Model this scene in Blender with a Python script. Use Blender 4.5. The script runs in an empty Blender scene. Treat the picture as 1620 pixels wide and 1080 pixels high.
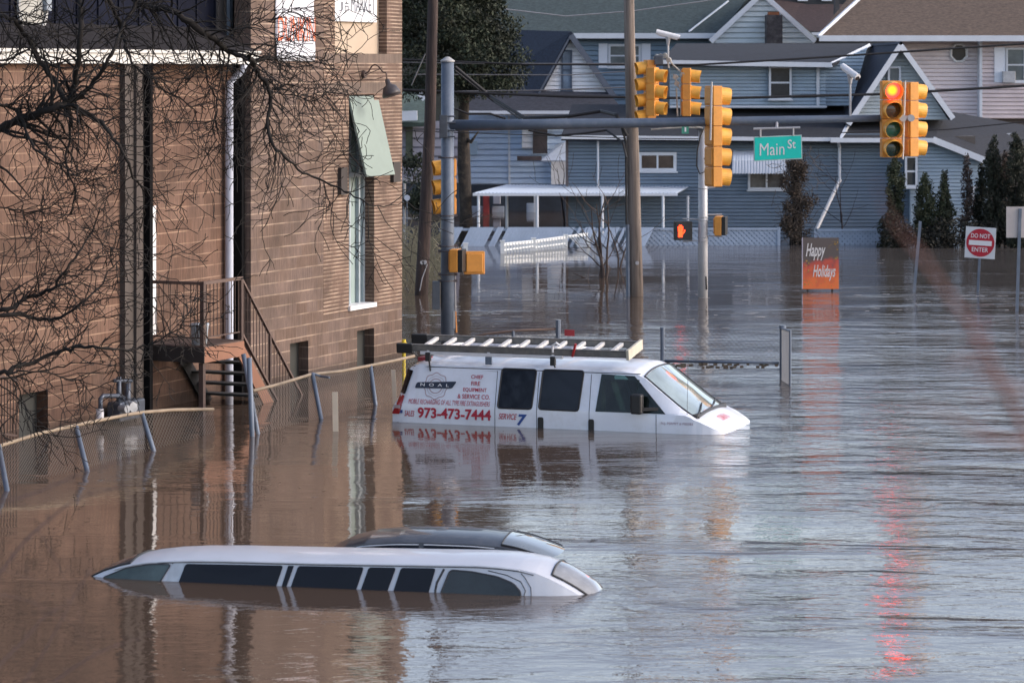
import bpy, math, random
import numpy as np
from mathutils import Vector, Matrix
rad = math.radians
S = bpy.context.scene
COL = S.collection
random.seed(7); RNG = np.random.RandomState(11)
# ------------------------------------------------------------------ camera
F, HZ, CH = 4600.0, 110.0, 5.5          # focal length (px of the 1620 px picture), horizon row, camera height above water
cd = bpy.data.cameras.new('camera'); cam = bpy.data.objects.new('camera', cd); COL.objects.link(cam)
cam.location = (0, 0, CH); cam.rotation_euler = (rad(90), 0, 0)
cd.sensor_width = 36; cd.lens = 36*F/1620; cd.shift_y = -430/1620
cd.clip_start = 0.5; cd.clip_end = 3000
cd.dof.use_dof = True; cd.dof.focus_distance = 46; cd.dof.aperture_fstop = 4.0
S.camera = cam
# ------------------------------------------------------------------ world, sun, exposure
SUN_EL, SUN_AZ = 30, 94                 # degrees; azimuth from +Y towards +X
w = bpy.data.worlds.new('World'); S.world = w; w.use_nodes = True
nt = w.node_tree; nt.nodes.clear()
sky = nt.nodes.new('ShaderNodeTexSky'); sky.sky_type = 'NISHITA'; sky.sun_disc = False
sky.sun_elevation = rad(SUN_EL); sky.sun_rotation = rad(SUN_AZ)
sky.air_density = 1.2; sky.dust_density = 3.0; sky.ozone_density = 2.0
hs = nt.nodes.new('ShaderNodeHueSaturation'); hs.inputs['Saturation'].default_value = 0.86
bg = nt.nodes.new('ShaderNodeBackground'); bg.inputs['Strength'].default_value = 0.15
wo = nt.nodes.new('ShaderNodeOutputWorld')
tint = nt.nodes.new('ShaderNodeMix'); tint.data_type = 'RGBA'; tint.blend_type = 'MULTIPLY'; tint.inputs[0].default_value = 1; tint.inputs[7].default_value = (1.05, .99, 1.03, 1)
nt.links.new(sky.outputs[0], hs.inputs['Color']); nt.links.new(hs.outputs[0], tint.inputs[6]); tcw = nt.nodes.new('ShaderNodeTexCoord'); spw = nt.nodes.new('ShaderNodeSeparateXYZ'); nt.links.new(tcw.outputs['Generated'], spw.inputs[0])
hz_ = nt.nodes.new('ShaderNodeMapRange'); hz_.interpolation_type = 'SMOOTHSTEP'                     # sky brightened towards the horizon, added to lift the water reflections
for k_, v_ in (('From Min', 0.0), ('From Max', .5), ('To Min', 2.3), ('To Max', 1.0)): hz_.inputs[k_].default_value = v_
nt.links.new(spw.outputs[2], hz_.inputs['Value'])
cn = nt.nodes.new('ShaderNodeTexNoise'); cn.inputs['Scale'].default_value = 3; cn.inputs['Detail'].default_value = 5
mpw = nt.nodes.new('ShaderNodeMapping'); mpw.inputs['Scale'].default_value = (1, 1, 4); nt.links.new(tcw.outputs['Generated'], mpw.inputs[0]); nt.links.new(mpw.outputs[0], cn.inputs['Vector'])
cr = nt.nodes.new('ShaderNodeMapRange')
for k_, v_ in (('From Min', .35), ('From Max', .65), ('To Min', .85), ('To Max', 1.18)): cr.inputs[k_].default_value = v_
nt.links.new(cn.outputs[0], cr.inputs['Value'])
mw = nt.nodes.new('ShaderNodeMath'); mw.operation = 'MULTIPLY'; nt.links.new(hz_.outputs[0], mw.inputs[0]); nt.links.new(cr.outputs[0], mw.inputs[1])
sw = nt.nodes.new('ShaderNodeVectorMath'); sw.operation = 'SCALE'; nt.links.new(tint.outputs[2], sw.inputs[0]); nt.links.new(mw.outputs[0], sw.inputs['Scale'])
nt.links.new(sw.outputs[0], bg.inputs[0]); nt.links.new(bg.outputs[0], wo.inputs[0])
sd = bpy.data.lights.new('sun', 'SUN'); sd.energy = 1.05; sd.angle = rad(12); sd.color = (1, .95, .88)
sun = bpy.data.objects.new('sun', sd); COL.objects.link(sun)
_d = Vector((math.sin(rad(SUN_AZ))*math.cos(rad(SUN_EL)), math.cos(rad(SUN_AZ))*math.cos(rad(SUN_EL)), math.sin(rad(SUN_EL))))
sun.rotation_euler = _d.to_track_quat('Z', 'Y').to_euler()
vs = S.view_settings; vs.view_transform = 'Standard'; vs.look = 'None'; vs.exposure = 0.52; vs.gamma = 1
S.render.engine = 'CYCLES'

# ------------------------------------------------------------------ helpers
def P(px, py, Y): return Vector(((px-810)*Y/F, Y, CH-(py-HZ)*Y/F))
def DW(yw): return CH*F/(yw-HZ)
def XX(px, Y): return (px-810)*Y/F
def ZZ(py, Y): return CH-(py-HZ)*Y/F

class MB:
    def __init__(s): s.v = []; s.f = []
    def add(s, vs, fs):
        b = len(s.v); s.v += [tuple(v) for v in vs]; s.f += [tuple(i+b for i in f) for f in fs]; return s
    def box(s, x0, x1, y0, y1, z0, z1):
        return s.add([(x0,y0,z0),(x1,y0,z0),(x1,y1,z0),(x0,y1,z0),(x0,y0,z1),(x1,y0,z1),(x1,y1,z1),(x0,y1,z1)],
                     [(0,3,2,1),(4,5,6,7),(0,1,5,4),(1,2,6,5),(2,3,7,6),(3,0,4,7)])
    def slab(s, pts, t):                  # polygon pts with thickness along its normal (downwards)
        p = [Vector(q) for q in pts]; n = (p[1]-p[0]).cross(p[2]-p[0]).normalized()
        if n.z < 0 or (abs(n.z) < 1e-4 and n.y > 0): n = -n
        k = len(p); lo = [q-n*t for q in p]
        return s.add(p+lo, [tuple(range(k)), tuple(range(2*k-1, k-1, -1))]+[(i, i+k, (i+1) % k+k, (i+1) % k) for i in range(k)])
    def prism(s, poly, y0, y1):           # poly in (x,z), extruded along y
        k = len(poly)
        return s.add([(x, y0, z) for x, z in poly]+[(x, y1, z) for x, z in poly],
                     [tuple(range(k)), tuple(range(2*k-1, k-1, -1))]+[(i, i+k, (i+1) % k+k, (i+1) % k) for i in range(k)])
    def tube(s, pts, r, n=6, cap=True):
        pts = [Vector(p) for p in pts]; m = len(pts)
        rs = r if isinstance(r, (list, tuple)) else [r]*m
        b = len(s.v); u = None
        for i, p in enumerate(pts):
            d = (pts[min(i+1, m-1)]-pts[max(i-1, 0)])
            if d.length < 1e-9: d = Vector((0, 0, 1))
            d.normalize()
            if u is None:
                u = d.cross(Vector((0, 0, 1)) if abs(d.z) < .9 else Vector((1, 0, 0))).normalized()
            else:
                u = (u-d*u.dot(d)); u = u.normalized() if u.length > 1e-6 else d.cross(Vector((0, 1, .3))).normalized()
            v = d.cross(u)
            for k in range(n):
                a = 2*math.pi*k/n; q = p+u*(math.cos(a)*rs[i])+v*(math.sin(a)*rs[i]); s.v.append((q.x, q.y, q.z))
        for i in range(m-1):
            for k in range(n):
                s.f.append((b+i*n+k, b+i*n+(k+1) % n, b+(i+1)*n+(k+1) % n, b+(i+1)*n+k))
        if cap: s.f.append(tuple(b+k for k in range(n-1, -1, -1))); s.f.append(tuple(b+(m-1)*n+k for k in range(n)))
        return s
    def bar(s, p0, p1, w, h):             # rectangular bar between points
        p0, p1 = Vector(p0), Vector(p1); d = (p1-p0).normalized()
        u = d.cross(Vector((0, 0, 1)) if abs(d.z) < .95 else Vector((0, 1, 0))).normalized(); v = u.cross(d)
        q = [p+u*a*w/2+v*c*h/2 for p in (p0, p1) for a, c in ((-1,-1),(1,-1),(1,1),(-1,1))]
        return s.add(q, [(0,1,2,3),(7,6,5,4),(0,4,5,1),(1,5,6,2),(2,6,7,3),(3,7,4,0)])
    def disc(s, c, r, axis, t, n=24):     # short cylinder centred at c along axis
        a = Vector(axis).normalized()*t/2; c = Vector(c); return s.tube([c-a, c+a], r, n)
    def build(s, name, mat, parent=None, smooth=False, bevel=0, **kw):
        me = bpy.data.meshes.new(name); me.from_pydata(s.v, [], s.f); me.validate(verbose=False)
        import bmesh
        bm = bmesh.new(); bm.from_mesh(me); bmesh.ops.recalc_face_normals(bm, faces=bm.faces); bm.to_mesh(me); bm.free()
        if mat: me.materials.append(mat)
        o = bpy.data.objects.new(name, me); COL.objects.link(o)
        if smooth:
            for p in me.polygons: p.use_smooth = True
        if bevel:
            b = o.modifiers.new('bevel', 'BEVEL'); b.width = bevel; b.segments = 2; b.limit_method = 'ANGLE'
        if parent: o.parent = parent
        for k, v in kw.items(): o[k] = v
        return o
def tag(o, label, cat, group=None):
    o['label'] = label; o['category'] = cat
    if group: o['group'] = group
    return o
def thing(name, label, cat, loc=(0, 0, 0), rz=0, group=None):
    o = bpy.data.objects.new(name, None); COL.objects.link(o); o.location = loc; o.rotation_euler = (0, 0, rz)
    o.empty_display_size = .3
    return tag(o, label, cat, group)
def copy_tree(o, parent=None):
    kids = [c for c in bpy.data.objects if c.parent == o]
    c = o.copy(); COL.objects.link(c)
    if parent: c.parent = parent
    for k in kids: copy_tree(k, c)
    return c

# ---- materials
def N(nt, typ, **kw):
    n = nt.nodes.new(typ)
    for k, v in kw.items():
        if k in n.inputs: n.inputs[k].default_value = v
        else: setattr(n, k, v)
    return n
_mats = {}
def rgba(c): return (c[0], c[1], c[2], 1)
def M(name, col, rough=.6, var=.18, scale=3.0, bump=.0, metal=0, coat=0, stretch=(1, 1, 1), detail=6, spec=.5, dirt=None, dirt_scale=1.2, dirt_amt=.5):
    if name in _mats: return _mats[name]
    m = bpy.data.materials.new(name); m.use_nodes = True; t = m.node_tree; b = t.nodes['Principled BSDF']
    b.inputs['Roughness'].default_value = rough; b.inputs['Metallic'].default_value = metal
    b.inputs['Coat Weight'].default_value = coat; b.inputs['Specular IOR Level'].default_value = spec
    g = N(t, 'ShaderNodeNewGeometry'); mp = N(t, 'ShaderNodeMapping'); mp.inputs['Scale'].default_value = stretch
    t.links.new(g.outputs['Position'], mp.inputs['Vector'])
    n = N(t, 'ShaderNodeTexNoise', Scale=scale, Detail=detail, Roughness=.65); t.links.new(mp.outputs[0], n.inputs['Vector'])
    r = N(t, 'ShaderNodeMapRange'); r.inputs['From Min'].default_value = .3; r.inputs['From Max'].default_value = .7
    r.inputs['To Min'].default_value = 1-var; r.inputs['To Max'].default_value = 1+var
    t.links.new(n.outputs[0], r.inputs['Value'])
    mx = N(t, 'ShaderNodeMix', data_type='RGBA', blend_type='MULTIPLY'); mx.inputs[0].default_value = 1
    mx.inputs[6].default_value = rgba(col); t.links.new(r.outputs[0], mx.inputs[7]); out = mx.outputs[2]
    if dirt:
        n2 = N(t, 'ShaderNodeTexNoise', Scale=dirt_scale, Detail=8, Roughness=.7); t.links.new(mp.outputs[0], n2.inputs['Vector'])
        r2 = N(t, 'ShaderNodeMapRange'); r2.inputs['From Min'].default_value = .5; r2.inputs['From Max'].default_value = .72; r2.inputs['To Max'].default_value = dirt_amt
        t.links.new(n2.outputs[0], r2.inputs['Value'])
        m2 = N(t, 'ShaderNodeMix', data_type='RGBA'); m2.inputs[7].default_value = rgba(dirt)
        t.links.new(r2.outputs[0], m2.inputs[0]); t.links.new(out, m2.inputs[6]); out = m2.outputs[2]
    t.links.new(out, b.inputs['Base Color'])
    if bump:
        bp = N(t, 'ShaderNodeBump'); bp.inputs['Strength'].default_value = 1; bp.inputs['Distance'].default_value = bump
        t.links.new(n.outputs[0], bp.inputs['Height']); t.links.new(bp.outputs[0], b.inputs['Normal'])
    _mats[name] = m; return m

def masonry(name, bw, bh, cols, mortar, msize, offset=.5, bump=.01, streak=.25, soldier=False, rough=.85):
    """block / brick courses laid in object space: X along the wall, Z up"""
    m = bpy.data.materials.new(name); m.use_nodes = True; t = m.node_tree; b = t.nodes['Principled BSDF']; L = t.links.new
    tc = N(t, 'ShaderNodeTexCoord'); sp = N(t, 'ShaderNodeSeparateXYZ'); cb = N(t, 'ShaderNodeCombineXYZ')
    L(tc.outputs['Object'], sp.inputs[0])
    ad = N(t, 'ShaderNodeMath', operation='ADD'); L(sp.outputs[0], ad.inputs[0]); L(sp.outputs[1], ad.inputs[1])
    L(ad.outputs[0], cb.inputs[0]); L(sp.outputs[2], cb.inputs[1])
    nd = N(t, 'ShaderNodeTexNoise', Scale=1.4, Detail=3); L(cb.outputs[0], nd.inputs['Vector'])
    sc = N(t, 'ShaderNodeVectorMath', operation='SCALE'); sc.inputs['Scale'].default_value = .02; L(nd.outputs['Color'], sc.inputs[0])
    av = N(t, 'ShaderNodeVectorMath', operation='ADD'); L(cb.outputs[0], av.inputs[0]); L(sc.outputs[0], av.inputs[1])
    br = N(t, 'ShaderNodeTexBrick'); br.offset = offset
    br.inputs['Scale'].default_value = 1; br.inputs['Brick Width'].default_value = bw; br.inputs['Row Height'].default_value = bh
    br.inputs['Mortar Size'].default_value = msize; br.inputs['Mortar Smooth'].default_value = .3; br.inputs['Bias'].default_value = 0
    br.inputs['Color1'].default_value = (0, 0, 0, 1); br.inputs['Color2'].default_value = (1, 1, 1, 1); br.inputs['Mortar'].default_value = (.5, .5, .5, 1)
    L(av.outputs[0], br.inputs['Vector'])
    rp = N(t, 'ShaderNodeValToRGB'); e = rp.color_ramp; e.elements[0].color = rgba(cols[0]); e.elements[1].color = rgba(cols[-1])
    for i, c in enumerate(cols[1:-1]): q = e.elements.new((i+1)/(len(cols)-1)); q.color = rgba(c)
    n0 = N(t, 'ShaderNodeTexNoise', Scale=.55, Detail=3); L(cb.outputs[0], n0.inputs['Vector'])
    mm = N(t, 'ShaderNodeMath', operation='MULTIPLY_ADD'); mm.inputs[1].default_value = .5; L(br.outputs['Color'], mm.inputs[0])
    mq = N(t, 'ShaderNodeMath', operation='MULTIPLY_ADD'); mq.inputs[1].default_value = 1.1; mq.inputs[2].default_value = -.30; L(n0.outputs[0], mq.inputs[0]); L(mq.outputs[0], mm.inputs[2])
    L(mm.outputs[0], rp.inputs[0])
    # vertical flutes / streaks
    mp = N(t, 'ShaderNodeMapping'); mp.inputs['Scale'].default_value = (26, 2.0, 1) if not soldier else (14, .4, 1); L(cb.outputs[0], mp.inputs['Vector'])
    n1 = N(t, 'ShaderNodeTexNoise', Scale=1, Detail=5, Roughness=.7); L(mp.outputs[0], n1.inputs['Vector'])
    r1 = N(t, 'ShaderNodeMapRange'); r1.inputs['From Min'].default_value = .3; r1.inputs['From Max'].default_value = .7; r1.inputs['To Min'].default_value = 1-streak; r1.inputs['To Max'].default_value = 1+streak
    L(n1.outputs[0], r1.inputs['Value'])
    mu = N(t, 'ShaderNodeMix', data_type='RGBA', blend_type='MULTIPLY'); mu.inputs[0].default_value = 1; L(rp.outputs[0], mu.inputs[6]); L(r1.outputs[0], mu.inputs[7])
    # bed joints: mortar colour on horizontal joints only, faint on vertical ones
    dv = N(t, 'ShaderNodeMath', operation='DIVIDE'); dv.inputs[1].default_value = bh
    s2 = N(t, 'ShaderNodeSeparateXYZ'); L(av.outputs[0], s2.inputs[0]); L(s2.outputs[1], dv.inputs[0])
    fr = N(t, 'ShaderNodeMath', operation='FRACT'); L(dv.outputs[0], fr.inputs[0])
    pp = N(t, 'ShaderNodeMath', operation='PINGPONG'); pp.inputs[1].default_value = .5; L(fr.outputs[0], pp.inputs[0])
    lt = N(t, 'ShaderNodeMapRange'); k = msize/bh
    lt.inputs['From Min'].default_value = k*.7; lt.inputs['From Max'].default_value = k*1.5; lt.inputs['To Min'].default_value = 1; lt.inputs['To Max'].default_value = 0
    L(pp.outputs[0], lt.inputs['Value'])
    n3 = N(t, 'ShaderNodeTexNoise', Scale=2.2, Detail=4); L(cb.outputs[0], n3.inputs['Vector'])
    r3 = N(t, 'ShaderNodeMapRange'); r3.inputs['From Min'].default_value = .35; r3.inputs['From Max'].default_value = .65; r3.inputs['To Min'].default_value = .12; r3.inputs['To Max'].default_value = 1; L(n3.outputs[0], r3.inputs['Value'])
    jm = N(t, 'ShaderNodeMath', operation='MULTIPLY'); L(lt.outputs[0], jm.inputs[0]); L(r3.outputs[0], jm.inputs[1])
    vm = N(t, 'ShaderNodeMath', operation='MULTIPLY'); vm.inputs[1].default_value = .07; L(br.outputs['Fac'], vm.inputs[0])
    mxm = N(t, 'ShaderNodeMath', operation='MAXIMUM'); L(jm.outputs[0], mxm.inputs[0]); L(vm.outputs[0], mxm.inputs[1])
    fm = N(t, 'ShaderNodeMix', data_type='RGBA'); fm.inputs[7].default_value = rgba(mortar); L(mxm.outputs[0], fm.inputs[0]); L(mu.outputs[2], fm.inputs[6])
    # uneven weathering and the damp band left by the flood
    n5 = N(t, 'ShaderNodeTexNoise', Scale=.9, Detail=7, Roughness=.65); L(cb.outputs[0], n5.inputs['Vector'])
    r5 = N(t, 'ShaderNodeMapRange'); r5.inputs['From Min'].default_value = .35; r5.inputs['From Max'].default_value = .65; r5.inputs['To Min'].default_value = .72; r5.inputs['To Max'].default_value = 1.2; L(n5.outputs[0], r5.inputs['Value'])
    wz_ = N(t, 'ShaderNodeMath', operation='MULTIPLY_ADD'); wz_.inputs[1].default_value = -.35; L(n5.outputs[0], wz_.inputs[0]); L(sp.outputs[2], wz_.inputs[2])
    r6 = N(t, 'ShaderNodeMapRange'); r6.inputs['From Min'].default_value = -.02; r6.inputs['From Max'].default_value = .10; r6.inputs['To Min'].default_value = .5; r6.inputs['To Max'].default_value = 1; L(wz_.outputs[0], r6.inputs['Value'])
    m6 = N(t, 'ShaderNodeMath', operation='MULTIPLY'); L(r5.outputs[0], m6.inputs[0]); L(r6.outputs[0], m6.inputs[1])
    m7 = N(t, 'ShaderNodeMix', data_type='RGBA', blend_type='MULTIPLY'); m7.inputs[0].default_value = 1; L(fm.outputs[2], m7.inputs[6]); L(m6.outputs[0], m7.inputs[7])
    L(m7.outputs[2], b.inputs['Base Color']); b.inputs['Roughness'].default_value = rough
    bp = N(t, 'ShaderNodeBump'); bp.inputs['Distance'].default_value = bump; L(n1.outputs[0], bp.inputs['Height']); L(bp.outputs[0], b.inputs['Normal'])
    _mats[name] = m; return m

white = M('white_paint', (.72, .73, .75), .45, .05, 2.0)
van_white = M('van_white', (.70, .75, .84), .28, .05, 1.5, coat=.5, dirt=(.38, .38, .36), dirt_scale=3.5, dirt_amt=.28)
limo_white = M('limo_white', (.50, .535, .60), .35, .06, 2.5, coat=.4, dirt=(.36, .35, .34), dirt_scale=5, dirt_amt=.3)
black = M('black_rubber', (.015, .016, .018), .5, .2)
steel = M('galvanized_steel', (.115, .15, .205), .5, .14, 3, metal=.15, dirt=(.3, .28, .26), dirt_scale=3, dirt_amt=.25)
steel_l = M('galvanized_pole', (.40, .41, .43), .5, .08, 4, metal=.2)
alu = M('weathered_aluminium', (.50, .51, .50), .5, .2, 6, metal=.3, dirt=(.25, .24, .2), dirt_scale=8)
chain = M('chainlink_wire', (.10, .095, .09), .6, .15, metal=.2)
rail_tan = M('weathered_rail', (.25, .20, .145), .7, .2, 4)
yellow = M('signal_yellow', (.66, .285, .05), .5, .1, 5, dirt=(.35, .16, .04), dirt_scale=6, dirt_amt=.35)
wood_d = M('dark_creosoted_wood', (.035, .025, .024), .9, .6, 3, .01, stretch=(5, 5, .4), dirt=(.15, .095, .075), dirt_scale=1.6, dirt_amt=.7)
wood_g = M('grey_weathered_wood', (.18, .15, .13), .9, .6, 3, .01, stretch=(6, 6, .25), dirt=(.075, .06, .055), dirt_scale=1.5, dirt_amt=.75)
bark = M('bark', (.010, .008, .0075), .95, .45, 14, .004, dirt=(.045, .047, .04), dirt_scale=4, dirt_amt=.4)
bark_r = M('reddish_twig', (.16, .085, .08), .9, .2, 6)
glass_d = M('dark_tinted_glass', (.004, .006, .012), .05, .2, 2, spec=.3)
pane = M('window_pane', (.03, .037, .045), .08, .4, 1.5)
rustm = M('rust_brown_paint', (.065, .042, .036), .7, .3, 8)
dark = M('dark_void', (.012, .012, .014), .9, .2)
cable = M('cable_black', (.012, .012, .014), .6, .1)
red = M('red_lettering', (.42, .02, .05), .5, .12, 8)
bluem = M('blue_lettering', (.02, .07, .28), .5, .12, 8)
navy = M('navy_paint', (.012, .022, .05), .4, .2, 8)

def emit(name, col, st):
    m = bpy.data.materials.new(name); m.use_nodes = True; b = m.node_tree.nodes['Principled BSDF']
    b.inputs['Base Color'].default_value = rgba(col); b.inputs['Emission Color'].default_value = rgba(col); b.inputs['Emission Strength'].default_value = st
    return m
# ---- text
def glyphs(s, bold=0.0, shear=0.0):
    c = bpy.data.curves.new('t', 'FONT'); c.body = s; c.offset = bold; c.shear = shear; c.resolution_u = 3
    c.space_line = .95; c.align_x = 'CENTER'
    o = bpy.data.objects.new('t', c); COL.objects.link(o)
    me = bpy.data.meshes.new_from_object(o.evaluated_get(bpy.context.evaluated_depsgraph_get()))
    v = [(q.co.x, q.co.y) for q in me.vertices]; f = [tuple(p.vertices) for p in me.polygons]
    bpy.data.objects.remove(o); bpy.data.curves.remove(c); bpy.data.meshes.remove(me)
    return v, f
def decal(name, s, box, fn, mat, parent, bold=0.0, shear=0.0, **kw):
    v, f = glyphs(s, bold, shear); xs = [a for a, _ in v]; ys = [a for _, a in v]
    x0, x1, y0, y1 = min(xs), max(xs), min(ys), max(ys); u0, u1, w0, w1 = box
    m = MB(); m.add([fn(u0+(x-x0)/(x1-x0)*(u1-u0), w0+(y-y0)/(y1-y0)*(w1-w0)) for x, y in v], f)
    return m.build(name, mat, parent, **kw)

# ================================================================== WATER
def water_mat():
    m = bpy.data.materials.new('flood_water'); m.use_nodes = True; t = m.node_tree; b = t.nodes['Principled BSDF']; L = t.links.new
    g = N(t, 'ShaderNodeNewGeometry'); sp = N(t, 'ShaderNodeSeparateXYZ'); L(g.outputs['Position'], sp.inputs[0])
    def noise(sx, sy, detail, rough=.55, w=0, dist=0):
        mp = N(t, 'ShaderNodeMapping'); mp.inputs['Scale'].default_value = (sx, sy, 1); mp.inputs['Rotation'].default_value = (0, 0, w); L(g.outputs['Position'], mp.inputs['Vector'])
        n = N(t, 'ShaderNodeTexNoise', Scale=1, Detail=detail, Roughness=rough, Distortion=dist); L(mp.outputs[0], n.inputs['Vector']); return n.outputs[0]
    def math_(op, a, c, cl=False):
        n = N(t, 'ShaderNodeMath', operation=op, use_clamp=cl)
        for i, q in enumerate((a, c)):
            if isinstance(q, (int, float)): n.inputs[i].default_value = q
            elif q is not None: L(q, n.inputs[i])
        return n.outputs[0]
    def ramp(a, f0, f1, t0, t1):
        n = N(t, 'ShaderNodeMapRange', interpolation_type='SMOOTHSTEP')
        for k, v in (('From Min', f0), ('From Max', f1), ('To Min', t0), ('To Max', t1)): n.inputs[k].default_value = v
        L(a, n.inputs['Value']); return n.outputs[0]
    # open water is ruffled, the lee of the brick wall is calm
    edge = math_('SUBTRACT', sp.outputs[0], math_('MULTIPLY', math_('SUBTRACT', sp.outputs[1], 34), .12))
    ruf = ramp(edge, -3.0, 3.0, .16, .85)
    patch = ramp(noise(.10, .16, 3), .38, .62, .55, 1.25)
    calmv = ramp(noise(.3, .5, 2), .4, .65, .6, 1.1)
    ex_ = math_('DIVIDE', math_('SUBTRACT', sp.outputs[0], .2), 3.0); ey_ = math_('DIVIDE', math_('SUBTRACT', sp.outputs[1], 42.5), 4.2)
    lee = ramp(math_('SQRT', math_('ADD', math_('MULTIPLY', ex_, ex_), math_('MULTIPLY', ey_, ey_)), 0), .6, 1.25, .30, 1.0)
    far = math_('MULTIPLY', ramp(sp.outputs[1], 57, 70, 1.0, .42), ramp(sp.outputs[1], 34, 44, 1.0, 1.55))
    streak = ramp(noise(.10, .55, 4, .55, .06, .5), .56, .68, 1.0, 1.9)
    amp = math_('MULTIPLY', math_('MULTIPLY', math_('MULTIPLY', ruf, patch), calmv), math_('MULTIPLY', math_('MULTIPLY', far, lee), streak))
    h1 = math_('MULTIPLY', noise(1.1, 2.4, 4, .5, .1, .6), .036)
    h2 = math_('MULTIPLY', noise(4.5, 9.0, 3, .55, -.15, .4), .012)
    h3 = math_('MULTIPLY', noise(.35, .7, 2, .5, .3), .035)
    h = math_('MULTIPLY', math_('ADD', math_('ADD', h1, h2), h3), amp)
    bp = N(t, 'ShaderNodeBump'); bp.inputs['Strength'].default_value = 1; bp.inputs['Distance'].default_value = 1; L(h, bp.inputs['Height'])
    L(bp.outputs[0], b.inputs['Normal'])
    b.inputs['IOR'].default_value = 1.48
    L(ramp(amp, .1, 1.0, .012, .07), b.inputs['Roughness'])
    cm = N(t, 'ShaderNodeMix', data_type='RGBA'); cm.inputs[6].default_value = (.085, .060, .044, 1); cm.inputs[7].default_value = (.105, .095, .09, 1)
    L(ramp(edge, -2, 3, 0, 1), cm.inputs[0])
    L(cm.outputs[2], b.inputs['Base Color'])
    return m
m = MB(); m.add([(-160, 8, 0), (160, 8, 0), (160, 330, 0), (-160, 330, 0)], [(0, 1, 2, 3)])
wt = m.build('flood_water', water_mat()); wt['kind'] = 'structure'
m = MB(); m.add([(-400, -60, -1.8), (400, -60, -1.8), (400, 900, -1.8), (-400, 900, -1.8)], [(0, 1, 2, 3)])
gr = m.build('ground', M('silt', (.08, .065, .05), .95, .3)); gr['kind'] = 'structure'

# ================================================================== BRICK BUILDING
UA = math.atan2(-.9134, -.4071); CX, CY = -2.07, 54.76
blockm = masonry('brown_block', .40, .203, [(.068, .040, .030), (.112, .074, .056), (.125, .088, .074), (.165, .112, .088)], (.33, .25, .19), .009, streak=.36)
blockm2 = masonry('brown_block_orange', .40, .203, [(.058, .027, .018), (.10, .054, .036), (.125, .073, .052), (.155, .094, .067)], (.30, .20, .14), .008, streak=.40)
brickm = masonry('brown_brick', .21, .0677, [(.075, .047, .036), (.112, .070, .052), (.145, .09, .065)], (.44, .34, .26), .0095, streak=.15)
soldm = masonry('brown_soldier', .068, 5.0, [(.10, .075, .062), (.14, .105, .085), (.13, .095, .08)], (.12, .09, .07), .002, offset=0, streak=.2, soldier=True)
def wu(px, n=0.0):                        # distance along the wall from the far corner for an image column, on the plane n in front of the wall
    t = (px-810)/F
    return (CX+.9134*n-t*(CY-.4071*n))/(.4071-.9134*t)
def wz(px, py, n=0.0):
    u = wu(px, n); Y = CY-.9134*u-.4071*n; return CH-(py-HZ)*Y/F
B = thing('brick_building', 'brown brick and block building with green shutter and white gutter, standing in floodwater', 'building', (CX, CY, 0), UA)
ZT = 9.2
def wbox(mb, pxa, pxb, n0, n1, z0, z1): a, b = wu(pxa, n1), wu(pxb, n1); return mb.box(min(a, b), max(a, b), n0, n1, z0, z1)
u228, u397, u512 = wu(234), wu(397), wu(512)
zb_ = lambda px, py: wz(px, py)
# window opening in corner bay: pilaster pieces around it
wx0, wx1 = wu(592), wu(552)               # far, near edges
wzt, wzb = wz(570, 150), wz(570, 484)
bw = [(wu(592), wu(565), -1, wz(578, 521)), (wu(488), wu(459), -1, wz(473, 541))]
def wall_with_holes(name, u0, u1, z0, z1, n0, n1, holes, mat):
    us = sorted({u0, u1}|{h[i] for h in holes for i in (0, 1)}); zs = sorted({z0, z1}|{h[i] for h in holes for i in (2, 3)})
    us = [a for a in us if u0 <= a <= u1]; zs = [a for a in zs if z0 <= a <= z1]
    mb = MB()
    for a, b in zip(us, us[1:]):
        for c, d in zip(zs, zs[1:]):
            if any(h[0]-1e-6 <= a and b <= h[1]+1e-6 and h[2]-1e-6 <= c and d <= h[3]+1e-6 for h in holes): continue
            mb.box(a, b, n0, n1, c, d)
    # merge doubles so inner faces vanish
    import bmesh
    o = mb.build(name, mat, B); bm = bmesh.new(); bm.from_mesh(o.data); bmesh.ops.remove_doubles(bm, verts=bm.verts, dist=1e-5)
    seen = {}
    for f in bm.faces: seen.setdefault(tuple(round(c, 4) for c in f.calc_center_median()), []).append(f)
    bmesh.ops.delete(bm, geom=[f for fs in seen.values() if len(fs) > 1 for f in fs], context='FACES_ONLY')
    bm.to_mesh(o.data); bm.free(); return o
zs1 = wz(560, 85); zs2 = wz(560, 100); zs3 = wz(560, 131); zs4 = wz(560, 148); zlow = wz(512, 499)
H = [(wx0, wx1, wzb, wzt)]
PW = .32
wall_with_holes('corner_wall', 0, u512, zlow, zs4, -PW, 0, H, brickm)
for nm, a, c, mt in (('soldier_band', zs4, zs3, soldm), ('corner_wall', zs3, zs2, brickm), ('soldier_band', zs2, zs1, soldm)):
    MB().box(0, u512, -PW, 0, a, c).build(nm, mt, B)
pn0, pn1 = wu(612), wu(530)
wall_with_holes('corner_wall', 0, u512, zs1, ZT, -PW, 0, [(pn0, pn1, zs1, ZT-.4)], brickm)
wall_with_holes('block_wall', 0, u512, -1.6, zlow-.004, -PW, -.002, [h for h in bw if h[0] < u512 and h[1] <= u512+.01], blockm)
wall_with_holes('block_wall', u512+.001, u397, -1.6, ZT, -PW, -.002, [bw[1]], blockm)
MB().box(u397+.001, u228, -PW-.3, -.30, -1.6, 5.72).build('block_wall', blockm2, B)
u0_ = wu(-200)
bwl = (wu(76), wu(30), -1, wz(55, 620))
wall_with_holes('block_wall', u228+.001, u0_, -1.6, 5.72, -PW, 0, [bwl], blockm2)
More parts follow.
